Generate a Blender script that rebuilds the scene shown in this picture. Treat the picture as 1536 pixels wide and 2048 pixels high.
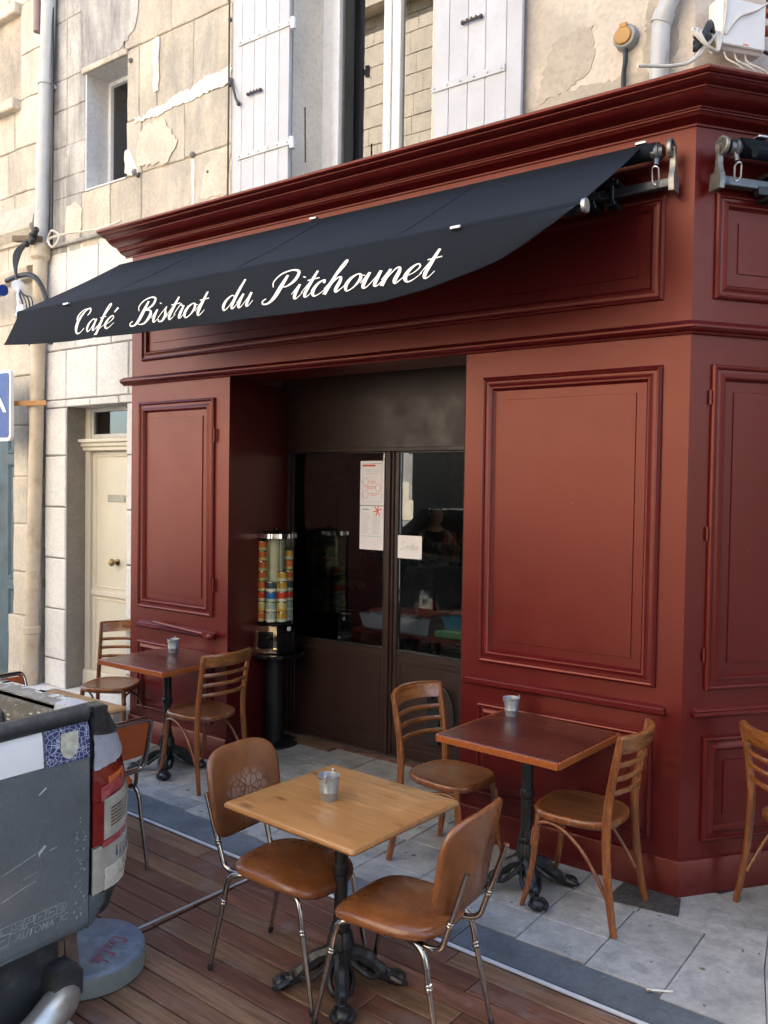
import bpy, bmesh, math, random
from mathutils import Vector, Matrix
for o in list(bpy.data.objects): bpy.data.objects.remove(o)
S = bpy.context.scene
COL = S.collection
R = math.radians
RND = random.Random(7)

# ------------------------------------------------------------------ camera
cam = bpy.data.cameras.new('camera'); camo = bpy.data.objects.new('camera', cam); COL.objects.link(camo)
cam.sensor_fit = 'HORIZONTAL'; cam.sensor_width = 36.0; cam.lens = 36*1719.27/1536
cam.clip_start = 0.05; cam.clip_end = 400
yaw, pitch, roll = R(36.478), R(-1.641), R(0.854)
fw = Vector((-math.sin(yaw)*math.cos(pitch), math.cos(yaw)*math.cos(pitch), math.sin(pitch)))
rt = Vector((math.cos(yaw), math.sin(yaw), 0)); upv = rt.cross(fw)
rt2 = math.cos(roll)*rt + math.sin(roll)*upv; up2 = -math.sin(roll)*rt + math.cos(roll)*upv
mw = Matrix(((rt2.x, up2.x, -fw.x, 1.309), (rt2.y, up2.y, -fw.y, -4.261), (rt2.z, up2.z, -fw.z, 2.005), (0, 0, 0, 1)))
camo.matrix_world = mw
S.camera = camo
S.render.resolution_x = 768; S.render.resolution_y = 1024

# ------------------------------------------------------------------ world, sun, exposure
SUN_EL, SUN_AZ = R(46), R(20)           # azimuth from +y towards +x ; the sun stands behind the cafe
w = bpy.data.worlds.new('World'); S.world = w; w.use_nodes = True
nt = w.node_tree; nt.nodes.clear()
sky = nt.nodes.new('ShaderNodeTexSky'); sky.sky_type = 'NISHITA'; sky.sun_disc = False
sky.sun_elevation = SUN_EL; sky.sun_rotation = SUN_AZ; sky.air_density = 1.0; sky.dust_density = 2.0; sky.ozone_density = 1.0
bg = nt.nodes.new('ShaderNodeBackground'); bg.inputs[1].default_value = 0.125
wo = nt.nodes.new('ShaderNodeOutputWorld')
nt.links.new(sky.outputs[0], bg.inputs[0]); nt.links.new(bg.outputs[0], wo.inputs[0])
sl = bpy.data.lights.new('sun', 'SUN'); sl.energy = 5.0; sl.angle = R(0.5); sl.color = (1.0, 0.975, 0.94)
so = bpy.data.objects.new('sun', sl); COL.objects.link(so)
sd = Vector((math.sin(SUN_AZ)*math.cos(SUN_EL), math.cos(SUN_AZ)*math.cos(SUN_EL), math.sin(SUN_EL)))
so.rotation_euler = sd.to_track_quat('Z', 'Y').to_euler(); so.location = (0, 20, 20)
S.view_settings.view_transform = 'Standard'; S.view_settings.look = 'None'
S.view_settings.exposure = 2.72; S.view_settings.gamma = 1.0; S.view_settings.use_curve_mapping = False
S.render.engine = 'CYCLES'
S.cycles.use_denoising = True
S.cycles.max_bounces = 8; S.cycles.diffuse_bounces = 5; S.cycles.glossy_bounces = 4
S.cycles.transparent_max_bounces = 12; S.cycles.transmission_bounces = 6
S.cycles.caustics_reflective = False; S.cycles.caustics_refractive = False
S.cycles.sample_clamp_indirect = 6.0

# ------------------------------------------------------------------ materials
MATS = {}
def nodes_of(name):
    m = bpy.data.materials.new(name); m.use_nodes = True
    n = m.node_tree; b = n.nodes['Principled BSDF']
    MATS[name] = m
    return m, n, b
def coords(n, scale=(1, 1, 1), rnd=True, rot=(0, 0, 0)):
    tc = n.nodes.new('ShaderNodeTexCoord'); mp = n.nodes.new('ShaderNodeMapping')
    mp.inputs['Scale'].default_value = scale; mp.inputs['Rotation'].default_value = rot
    n.links.new(tc.outputs['Object'], mp.inputs[0])
    if rnd:
        oi = n.nodes.new('ShaderNodeObjectInfo'); cx = n.nodes.new('ShaderNodeVectorMath'); cx.operation = 'SCALE'
        cx.inputs[0].default_value = (37.3, 91.7, 53.1)
        n.links.new(oi.outputs['Random'], cx.inputs['Scale']); n.links.new(cx.outputs[0], mp.inputs['Location'])
    return mp.outputs[0]
def noise(n, vec, scale, detail=4, rough=.55, dist=0):
    t = n.nodes.new('ShaderNodeTexNoise'); t.inputs['Scale'].default_value = scale
    t.inputs['Detail'].default_value = detail; t.inputs['Roughness'].default_value = rough; t.inputs['Distortion'].default_value = dist
    n.links.new(vec, t.inputs['Vector']); return t.outputs['Fac']
def voro(n, vec, scale, feature='F1', out='Distance', rand=1.0):
    t = n.nodes.new('ShaderNodeTexVoronoi'); t.feature = feature; t.inputs['Scale'].default_value = scale
    t.inputs['Randomness'].default_value = rand
    n.links.new(vec, t.inputs['Vector']); return t.outputs[out]
def ramp(n, fac, stops):
    r = n.nodes.new('ShaderNodeValToRGB'); e = r.color_ramp.elements
    while len(e) < len(stops): e.new(0.5)
    for k, (p, c) in enumerate(stops):
        e[k].position = p; e[k].color = (c, c, c, 1) if isinstance(c, (int, float)) else (*c, 1)
    n.links.new(fac, r.inputs[0]); return r.outputs[0]
def mix(n, fac, a, b, mode='MIX'):
    x = n.nodes.new('ShaderNodeMix'); x.data_type = 'RGBA'; x.blend_type = mode
    for s, v in ((0, fac), (6, a), (7, b)):
        if isinstance(v, (int, float)): x.inputs[s].default_value = v
        elif isinstance(v, tuple): x.inputs[s].default_value = (*v, 1)
        else: n.links.new(v, x.inputs[s])
    return x.outputs[2]
def per_obj(n, col, amt):
    if not amt: return col
    oi = n.nodes.new('ShaderNodeObjectInfo'); mr = n.nodes.new('ShaderNodeMapRange')
    mr.inputs[3].default_value = 1-amt; mr.inputs[4].default_value = 1+amt
    n.links.new(oi.outputs['Random'], mr.inputs[0])
    h = n.nodes.new('ShaderNodeHueSaturation'); n.links.new(mr.outputs[0], h.inputs['Value'])
    if isinstance(col, tuple): h.inputs['Color'].default_value = (*col, 1)
    else: n.links.new(col, h.inputs['Color'])
    return h.outputs[0]
def bump(n, b, h, strength=.2, dist=.01):
    x = n.nodes.new('ShaderNodeBump'); x.inputs['Strength'].default_value = strength; x.inputs['Distance'].default_value = dist
    n.links.new(h, x.inputs['Height']); n.links.new(x.outputs[0], b.inputs['Normal'])
def setc(n, b, col, sock='Base Color'):
    if isinstance(col, tuple): b.inputs[sock].default_value = (*col, 1)
    elif isinstance(col, (int, float)): b.inputs[sock].default_value = col
    else: n.links.new(col, b.inputs[sock])
def sc(c, k): return tuple(min(1, x*k) for x in c)

def plain(name, col, rough=.5, metal=0, var=.12, scale=9, bmp=0, bscale=60, po=0, spec=.5, coat=0, rvar=.1, dirt=None):
    m, n, b = nodes_of(name); v = coords(n)
    c = ramp(n, noise(n, v, scale), [(.3, sc(col, 1-var)), (.7, sc(col, 1+var))])
    if dirt:
        dcol, amt, ds = dirt
        c = mix(n, ramp(n, noise(n, v, ds, 6, .7), [(.5, 0.0), (.75, amt)]), c, dcol)
    setc(n, b, per_obj(n, c, po))
    b.inputs['Metallic'].default_value = metal; b.inputs['Specular IOR Level'].default_value = spec
    b.inputs['Coat Weight'].default_value = coat; b.inputs['Coat Roughness'].default_value = .15
    setc(n, b, ramp(n, noise(n, v, scale*2.3, 5, .6), [(.3, max(.02, rough-rvar)), (.7, rough+rvar)]), 'Roughness')
    if bmp: bump(n, b, noise(n, v, bscale, 5), bmp, .006)
    return m
def wood(name, dark, light, axis=0, rough=.42, scale=1.0, po=.12, bmp=.12, knots=0, wear=None, coat=0, spec=.5, alt=None, edge=None, boards=0):
    m, n, b = nodes_of(name)
    s = [16, 16, 16]; s[axis] = 1.1
    v = coords(n, tuple(q*scale for q in s))
    f1 = noise(n, v, 2.2, 6, .65, .5)
    s2 = [90, 90, 90]; s2[axis] = 3
    f2 = noise(n, coords(n, tuple(q*scale for q in s2)), 1.6, 3, .6)
    c = ramp(n, f1, [(.3, dark), (.5, tuple((a+d)/2 for a, d in zip(dark, light))), (.68, light)])
    if alt:
        c2 = ramp(n, f1, [(.3, alt[0]), (.68, alt[1])]); oi = n.nodes.new('ShaderNodeObjectInfo')
        fr_ = n.nodes.new('ShaderNodeMath'); fr_.operation = 'MULTIPLY'; fr_.inputs[1].default_value = 7.31; n.links.new(oi.outputs['Random'], fr_.inputs[0])
        f3 = n.nodes.new('ShaderNodeMath'); f3.operation = 'FRACT'; n.links.new(fr_.outputs[0], f3.inputs[0])
        c = mix(n, ramp(n, f3.outputs[0], [(.45, 0.0), (.95, 1.0)]), c, c2)
    c = mix(n, ramp(n, f2, [(.42, .45), (.6, 0.0)]), c, sc(dark, .6))
    if edge:
        ge = n.nodes.new('ShaderNodeNewGeometry'); c = mix(n, ramp(n, ge.outputs['Pointiness'], [(.60, 0.0), (.72, edge[1])]), c, edge[0])
    if boards:
        tcb = n.nodes.new('ShaderNodeTexCoord'); sx_ = n.nodes.new('ShaderNodeSeparateXYZ'); n.links.new(tcb.outputs['Object'], sx_.inputs[0])
        mu_ = n.nodes.new('ShaderNodeMath'); mu_.operation = 'MULTIPLY'; mu_.inputs[1].default_value = boards; n.links.new(sx_.outputs[1], mu_.inputs[0])
        fl_ = n.nodes.new('ShaderNodeMath'); fl_.operation = 'FLOOR'; n.links.new(mu_.outputs[0], fl_.inputs[0])
        wn_ = n.nodes.new('ShaderNodeTexWhiteNoise'); wn_.noise_dimensions = '1D'; n.links.new(fl_.outputs[0], wn_.inputs['W'])
        c = mix(n, ramp(n, wn_.outputs[0], [(.1, .55), (.9, 0.0)]), c, sc(dark, 1.05))
    if knots:
        kv = coords(n, (5, 5, 5)); k = [5, 5, 5]; k[axis] = 2.4
        kv = coords(n, tuple(k)); d = voro(n, kv, 1.6)
        c = mix(n, ramp(n, d, [(.06, .9*knots), (.20, 0.0)]), c, sc(dark, .35))
    if wear:
        wc, amt, ws = wear
        c = mix(n, ramp(n, noise(n, coords(n), ws, 6, .7), [(.55, 0.0), (.7, amt)]), c, wc)
    setc(n, b, per_obj(n, c, po))
    setc(n, b, ramp(n, f1, [(.3, rough-.07), (.7, rough+.12)]), 'Roughness')
    b.inputs['Coat Weight'].default_value = coat; b.inputs['Coat Roughness'].default_value = .12
    b.inputs['Specular IOR Level'].default_value = spec
    if bmp: bump(n, b, f2, bmp, .002)
    return m
def stone(name, col, var=.18, stain=(.16, .15, .14), amt=.6, sscale=(1.1, 1.1, .5), po=.1, rough=.9, pit=.35, warm=None, thr=.5):
    m, n, b = nodes_of(name)
    v = coords(n)
    c = ramp(n, noise(n, v, 3.5, 7, .65), [(.28, sc(col, 1-var*1.4)), (.5, col), (.75, sc(col, 1+var))])
    if warm: c = mix(n, ramp(n, noise(n, v, 1.7, 4), [(.45, 0.0), (.7, .7)]), c, warm)
    c = mix(n, ramp(n, noise(n, v, 34, 4, .7), [(.35, .35), (.55, 0.0)]), c, sc(col, .55))
    vs = coords(n, sscale, rnd=False)
    tcw = n.nodes.new('ShaderNodeNewGeometry'); mp = n.nodes.new('ShaderNodeMapping'); mp.inputs['Scale'].default_value = sscale
    n.links.new(tcw.outputs['Position'], mp.inputs[0])
    st = noise(n, mp.outputs[0], 2.1, 8, .68, .3)
    c = mix(n, ramp(n, st, [(thr, 0.0), (thr+.22, amt)]), c, stain)
    setc(n, b, per_obj(n, c, po))
    b.inputs['Roughness'].default_value = rough; b.inputs['Specular IOR Level'].default_value = .25
    h1 = noise(n, v, 22, 8, .7)
    bump(n, b, h1, pit, .012)
    return m
def glassmat(name, tint=(.9, .95, .95), refl=1.0, ior=1.5, rough=0.0):
    m = bpy.data.materials.new(name); m.use_nodes = True; n = m.node_tree; n.nodes.clear(); MATS[name] = m
    o = n.nodes.new('ShaderNodeOutputMaterial'); t = n.nodes.new('ShaderNodeBsdfTransparent'); g = n.nodes.new('ShaderNodeBsdfGlossy')
    t.inputs[0].default_value = (*tint, 1); g.inputs['Roughness'].default_value = rough; g.inputs[0].default_value = (refl, refl, refl, 1)
    f = n.nodes.new('ShaderNodeFresnel'); f.inputs[0].default_value = ior
    x = n.nodes.new('ShaderNodeMixShader')
    n.links.new(f.outputs[0], x.inputs[0]); n.links.new(t.outputs[0], x.inputs[1]); n.links.new(g.outputs[0], x.inputs[2]); n.links.new(x.outputs[0], o.inputs[0])
    return m

# maroon joinery paint: one paint for the whole front
def paint_red():
    m, n, b = nodes_of('maroon_paint'); v = coords(n, rnd=False)
    base = (.080, .0048, .0058)
    c = ramp(n, noise(n, v, 1.2, 5, .6), [(.3, sc(base, .88)), (.7, sc(base, 1.14))])
    c = mix(n, ramp(n, noise(n, v, 26, 6, .75), [(.66, 0.0), (.80, .16)]), c, (.24, .10, .075))
    c = mix(n, ramp(n, noise(n, v, 90, 2, .5), [(.83, 0.0), (.87, .4)]), c, (.4, .3, .26))
    geo = n.nodes.new('ShaderNodeNewGeometry'); sz_ = n.nodes.new('ShaderNodeSeparateXYZ'); n.links.new(geo.outputs['Position'], sz_.inputs[0])
    spl = n.nodes.new('ShaderNodeMath'); spl.operation = 'MULTIPLY_ADD'; spl.inputs[1].default_value = .55; n.links.new(noise(n, v, 9, 7, .75), spl.inputs[0])
    hz_ = n.nodes.new('ShaderNodeMath'); hz_.operation = 'MULTIPLY'; hz_.inputs[1].default_value = -.5; n.links.new(sz_.outputs[2], hz_.inputs[0]); n.links.new(hz_.outputs[0], spl.inputs[2])
    c = mix(n, ramp(n, spl.outputs[0], [(.20, 0.0), (.42, .22)]), c, (.13, .10, .09))     # road dirt splashed on the foot
    sp2 = ramp(n, noise(n, v, 55, 2, .5), [(.765, 0.0), (.785, .4)])
    c = mix(n, sp2, c, (.30, .20, .17))
    setc(n, b, c)
    setc(n, b, ramp(n, noise(n, v, 5, 6, .65), [(.3, .31), (.7, .39)]), 'Roughness')
    b.inputs['IOR'].default_value = 1.58; b.inputs['Specular IOR Level'].default_value = .68; b.inputs['Specular Tint'].default_value = (1.0, .46, .36, 1)
    bump(n, b, noise(n, coords(n, (60, 60, 6), rnd=False), 2.0, 4, .6), .05, .003)
paint_red()
plain('door_paint', (.030, .0145, .0120), .45, var=.12, scale=3, bmp=.05)
stone('ashlar', (.60, .535, .44), .15, (.25, .245, .235), .65, (1.6, 1.6, .6), po=.10, warm=(.56, .49, .385), thr=.45)
stone('mortar', (.52, .45, .36), .2, (.15, .14, .13), .6)
stone('lime_mortar', (.76, .72, .63), .12, (.5, .45, .38), .2, po=0)
stone('white_stone', (.70, .70, .695), .07, (.50, .46, .40), .3, (1.5, 1.5, .8), po=.05, pit=.18, thr=.56)
stone('white_joint', (.27, .25, .22), .15, (.12, .11, .1), .4, po=0)
stone('grey_render', (.52, .50, .47), .22, (.20, .195, .20), .85, (2.6, 2.6, .5), po=.04, thr=.42)
stone('soot_render', (.22, .22, .215), .3, (.06, .065, .07), .9, (4, 4, 1.2), po=.1, thr=.42, pit=.5)
stone('plaster', (.64, .57, .48), .12, (.36, .33, .29), .6, (1.3, 1.3, 1.0), po=0, warm=(.66, .56, .47), pit=.2, thr=.52)
stone('plaster_bare', (.49, .43, .355), .15, (.25, .23, .2), .4, po=0)
stone('neigh_stone', (.64, .58, .49), .16, (.28, .25, .22), .55, (1.5, 1.5, .5), po=.09, warm=(.64, .555, .45))
stone('paver', (.345, .335, .31), .22, (.15, .15, .145), .6, (3.8, 3.8, 3.8), po=.06, rough=.88, pit=.3, thr=.46)
stone('paver_joint', (.17, .17, .165), .2, (.05, .05, .05), .4, po=0)
stone('gutter_stone', (.125, .138, .150), .3, (.05, .055, .06), .7, (9, 9, 9), po=.10, rough=.85, pit=.35, thr=.56)
plain('matte_brown', (.025, .015, .013), .9)
plain('brick_red', (.16, .085, .065), .9, var=.3, po=.25, bmp=.3)
plain('asphalt', (.05, .05, .052), .9, var=.25, scale=30, bmp=.4, bscale=120)
plain('earth_dark', (.03, .03, .03), .95)
wood('deck_wood', (.098, .040, .027), (.245, .108, .066), 0, .47, 1.0, po=.22, bmp=.3, wear=((.20, .165, .15), .6, 5), alt=((.10, .062, .040), (.30, .175, .095)))
plain('deck_under', (.012, .010, .009), .9)
plain('pale_trim', (.52, .53, .55), .6, .1, var=.1)
plain('strip_grey', (.42, .44, .43), .55, .3, var=.12)
plain('aluminium', (.62, .63, .64), .35, 1, var=.1, bmp=.03)
plain('awning_cloth', (.0062, .0095, .0165), .85, var=.12, scale=300, spec=.25, bmp=.06, bscale=500)
plain('white_print', (.82, .82, .80), .6, var=.03)
plain('cast_metal', (.27, .262, .24), .45, .8, var=.25, scale=25, bmp=.15, dirt=((.12, .10, .08), .8, 18))
plain('dark_steel', (.045, .048, .052), .4, .7, var=.25, scale=20)
plain('grey_steel', (.16, .17, .18), .4, .85, var=.2, scale=20)
plain('chrome', (.72, .71, .68), .09, 1, var=.08, rvar=.05)
plain('aged_chrome', (.42, .40, .37), .17, 1, var=.25, scale=22, rvar=.08, dirt=((.10, .075, .055), .8, 22))
plain('black_plastic', (.012, .012, .013), .4)
plain('black_gloss', (.008, .008, .009), .12, rvar=.04)
plain('black_iron', (.0095, .0105, .0125), .40, var=.3, scale=30, bmp=.25, bscale=70, dirt=((.04, .038, .036), .5, 20))
plain('old_iron', (.085, .075, .068), .7, .5, var=.35, scale=40, bmp=.2)
plain('rust', (.10, .065, .045), .85, var=.35, scale=30, bmp=.2)
def galv():
    m, n, b = nodes_of('galvanised'); v = coords(n)
    c = ramp(n, voro(n, v, 70, out='Color'), [(.2, (.30, .32, .335)), (.8, (.36, .38, .395))])
    setc(n, b, c); b.inputs['Metallic'].default_value = .55
    setc(n, b, ramp(n, noise(n, v, 25), [(.3, .3), (.7, .5)]), 'Roughness')
galv()
wood('bistro_wood', (.115, .031, .008), (.33, .108, .026), 2, .34, 1.6, po=.06, bmp=.05, wear=((.34, .175, .07), .55, 14), coat=.45, edge=((.40, .20, .08), .6))
wood('bistro_seat', (.095, .032, .010), (.27, .102, .034), 0, .36, 1.1, po=.08, bmp=.08, coat=.2, wear=((.10, .05, .025), .6, 6))
wood('bistro_rail', (.13, .042, .010), (.40, .145, .036), 1, .30, 1.6, po=.06, bmp=.05, coat=.35)
wood('red_top', (.058, .011, .009), (.082, .016, .011), 0, .30, 1.3, po=.05, bmp=.01, coat=.25)
wood('red_edge', (.24, .055, .012), (.46, .135, .032), 0, .32, 2.0, po=.05, bmp=.05, coat=.2)
wood('oak_top', (.30, .135, .042), (.56, .30, .115), 0, .34, 1.2, po=.06, bmp=.08, knots=.9, coat=.2, boards=8.3)
wood('pale_oak', (.36, .19, .07), (.55, .33, .14), 0, .4, 1.2, po=.04, bmp=.05, coat=.1)
wood('plank_wood', (.10, .06, .03), (.24, .16, .09), 0, .7, 1, po=0)
def vinyl():
    m, n, b = nodes_of('tan_vinyl'); v = coords(n)
    c = ramp(n, noise(n, v, 6, 6, .65), [(.3, (.150, .047, .014)), (.7, (.255, .092, .028))])
    c = mix(n, ramp(n, noise(n, v, 17, 5, .7), [(.5, 0.0), (.72, .5)]), c, (.09, .035, .014))
    setc(n, b, c)
    setc(n, b, ramp(n, noise(n, v, 11, 5), [(.3, .20), (.7, .36)]), 'Roughness'); b.inputs['Specular IOR Level'].default_value = .65
    bump(n, b, voro(n, v, 160), .06, .002)
vinyl()
def vinyl_worn():
    m, n, b = nodes_of('worn_tan_vinyl'); v = coords(n)
    c = ramp(n, noise(n, v, 6, 6, .65), [(.3, (.120, .042, .014)), (.7, (.225, .086, .028))])
    vm = coords(n, (1, 1, .75), rnd=False)
    edge = voro(n, vm, 34, 'DISTANCE_TO_EDGE')
    cells = ramp(n, edge, [(.05, 0.0), (.11, 1.0)])
    tc = n.nodes.new('ShaderNodeTexCoord'); sep = n.nodes.new('ShaderNodeVectorMath'); sep.operation = 'DISTANCE'
    sep.inputs[1].default_value = (.0, .02, -.02)
    mp = n.nodes.new('ShaderNodeMapping'); mp.inputs['Scale'].default_value = (.2, 1.0, 1.5); n.links.new(tc.outputs['Object'], mp.inputs[0]); n.links.new(mp.outputs[0], sep.inputs[0])
    add = n.nodes.new('ShaderNodeMath'); add.operation = 'ADD'; n.links.new(sep.outputs['Value'], add.inputs[0])
    mul = n.nodes.new('ShaderNodeMath'); mul.operation = 'MULTIPLY'; mul.inputs[1].default_value = .12
    n.links.new(noise(n, v, 16, 3), mul.inputs[0]); n.links.new(mul.outputs[0], add.inputs[1])
    area = ramp(n, add.outputs[0], [(.13, 1.0), (.20, 0.0)])
    mm = n.nodes.new('ShaderNodeMath'); mm.operation = 'MULTIPLY'; n.links.new(cells, mm.inputs[0]); n.links.new(area, mm.inputs[1])
    c = mix(n, mm.outputs[0], c, (.27, .17, .125))
    setc(n, b, c)
    setc(n, b, ramp(n, noise(n, v, 11, 5), [(.3, .26), (.7, .44)]), 'Roughness'); b.inputs['Specular IOR Level'].default_value = .6
    bump(n, b, mm.outputs[0], .25, .002)
vinyl_worn()
plain('orange_vinyl', (.42, .085, .018), .38, var=.12)
plain('shutter_paint', (.52, .535, .575), .6, var=.09, scale=6, bmp=.1, po=.05, dirt=((.36, .35, .35), .5, 12))
plain('white_pvc', (.74, .75, .77), .3, var=.03)
plain('grey_pvc', (.48, .49, .49), .4, var=.06, dirt=((.30, .29, .27), .5, 4))
plain('cream_pipe', (.55, .46, .35), .55, var=.12, scale=5, dirt=((.26, .17, .10), .7, 6), bmp=.1)
plain('cream_door', (.60, .565, .48), .42, var=.05, scale=3)
plain('blue_door', (.085, .135, .17), .6, var=.25, scale=5, bmp=.15, dirt=((.20, .16, .12), .5, 7))
plain('mauve_pipe', (.30, .21, .19), .6, var=.1)
plain('sign_blue', (.006, .040, .25), .35, var=.06)
plain('sign_white', (.80, .80, .80), .4, var=.04)
plain('brass', (.30, .22, .10), .35, 1, var=.2)
plain('plate_grey', (.28, .28, .25), .4, .7, var=.15)
plain('orange_band', (.42, .21, .06), .6, var=.3, scale=25, dirt=((.16, .10, .08), .8, 25))
plain('cable_black', (.02, .02, .022), .5)
plain('cable_white', (.62, .58, .5), .5)
plain('socket_grey', (.25, .27, .28), .5)
plain('socket_yellow', (.42, .22, .055), .4)
plain('white_box', (.74, .74, .73), .4, var=.03)
plain('ceramic_red', (.45, .10, .04), .5, var=.25)
plain('paper', (.88, .87, .94), .8, var=.02)
plain('ink_orange', (.75, .16, .08), .7); plain('ink_grey', (.45, .45, .50), .7); plain('ink_green', (.12, .45, .40), .7); plain('ink_pencil', (.36, .36, .40), .7)
plain('ink_pale', (.62, .62, .68), .7)
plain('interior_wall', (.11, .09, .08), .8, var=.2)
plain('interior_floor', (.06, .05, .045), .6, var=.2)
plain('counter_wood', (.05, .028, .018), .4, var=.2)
plain('tray_blue', (.20, .25, .34), .4); plain('tray_teal', (.02, .13, .20), .4); plain('tray_green', (.06, .22, .11), .4)
plain('cloth_red', (.30, .06, .05), .8, var=.5, scale=60)
plain('steel_machine', (.30, .30, .30), .25, .9)
plain('skin', (.50, .28, .18), .5, var=.08); plain('hair_dark', (.015, .011, .009), .5); plain('shirt_black', (.012, .012, .014), .8)
plain('gum_dark', (.15, .15, .152), .8); plain('leaf_dry', (.20, .13, .06), .8)
plain('pale_plastic', (.70, .72, .62), .35)
plain('straw_white', (.7, .68, .6), .6)
plain('truck_grey', (.125, .150, .160), .28, .25, var=.14, scale=3.5, rvar=.12, coat=.15, dirt=((.13, .15, .15), .25, 1.1))
plain('truck_black', (.02, .023, .026), .45, var=.25, scale=8, dirt=((.12, .12, .11), .5, 14))
plain('bed_liner', (.13, .125, .11), .6, var=.2, scale=8, dirt=((.42, .40, .36), .7, 30))
plain('rail_paint', (.17, .165, .15), .55, var=.2, scale=12, dirt=((.60, .56, .50), .9, 24))
plain('scratch', (.45, .47, .44), .6, var=.2, scale=30)
plain('tape_silver', (.40, .44, .50), .34, .25, var=.12, scale=16, bmp=.5, bscale=16)
plain('sticker_white', (.72, .73, .72), .5, var=.04)
def sticker_blue():
    m, n, b = nodes_of('sticker_blue'); v = coords(n, rnd=False)
    e = voro(n, v, 55, 'DISTANCE_TO_EDGE')
    c = mix(n, ramp(n, e, [(.02, 1.0), (.06, 0.0)]), (.018, .028, .11), (.42, .46, .54))
    c = mix(n, ramp(n, noise(n, v, 38, 5, .7), [(.56, 0.0), (.63, .9)]), c, (.44, .48, .54))
    setc(n, b, c); b.inputs['Roughness'].default_value = .5
sticker_blue()
plain('sticker_crest', (.50, .50, .40), .5, var=.3, scale=40)
plain('truck_letter', (.26, .29, .30), .5, .2, var=.2, scale=30)
def lens(name, col, rough=.12, bscale=70, bs=.5):
    m, n, b = nodes_of(name); v = coords(n)
    c = ramp(n, noise(n, v, 14, 4), [(.3, sc(col, .75)), (.7, sc(col, 1.2))])
    setc(n, b, c); b.inputs['Roughness'].default_value = rough; b.inputs['Coat Weight'].default_value = .8; b.inputs['Coat Roughness'].default_value = .05
    b.inputs['Transmission Weight'].default_value = .0
    wv = n.nodes.new('ShaderNodeTexWave'); wv.inputs['Scale'].default_value = bscale; wv.bands_direction = 'Y'; n.links.new(v, wv.inputs[0])
    bump(n, b, wv.outputs[0], bs, .004)
lens('lens_red', (.165, .0075, .0075), bs=.15); lens('lens_clear', (.38, .36, .30), .15, 60, .2); lens('lens_amber', (.55, .13, .03), bs=.2); lens('lens_pink', (.30, .05, .055), bs=.15)
plain('reflector', (.62, .60, .55), .12, 1, var=.2, scale=60)
plain('bumper_silver', (.42, .43, .40), .36, .8, var=.15, scale=12)
plain('tube_tape', (.50, .47, .38), .25, var=.2, scale=20, coat=.4)
plain('parasol_base_top', (.115, .145, .185), .55, var=.2, scale=9, dirt=((.28, .31, .34), .7, 16), bmp=.15)
plain('parasol_base_side', (.20, .215, .19), .5, .25, var=.2, scale=6)
plain('faded_red', (.22, .065, .085), .6, var=.3, scale=40)
plain('can_orange', (.85, .20, .05), .35); plain('can_cream', (.80, .66, .36), .35); plain('can_yellow', (.80, .46, .09), .35); plain('can_white', (.85, .85, .80), .35)
plain('can_blue', (.03, .18, .60), .35); plain('can_dark', (.07, .09, .13), .35); plain('can_teal', (.45, .55, .52), .35); plain('can_red', (.85, .07, .03), .35); plain('tin', (.60, .60, .58), .25, 1)
plain('gold_chrome', (.78, .68, .48), .12, 1, var=.15, scale=12)
glassmat('door_glass', (.86, .89, .90)); glassmat('window_glass', (.55, .60, .60), 1.0, 1.9); glassmat('tube_glass', (.95, .96, .91), 1.0, 1.16); glassmat('bottle_glass', (.80, .84, .80), 1.0, 1.5)
stone('opp_stone', (.78, .655, .49), .12, (.4, .34, .27), .4, po=.06)
stone('opp_base', (.40, .37, .32), .12, (.2, .18, .16), .4, po=0)
stone('unseen_dark_wall', (.10, .085, .08), .2, (.05, .05, .05), .4)
plain('opp_shutter', (.30, .33, .33), .6); plain('opp_roof', (.30, .14, .08), .9, var=.3)
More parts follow.
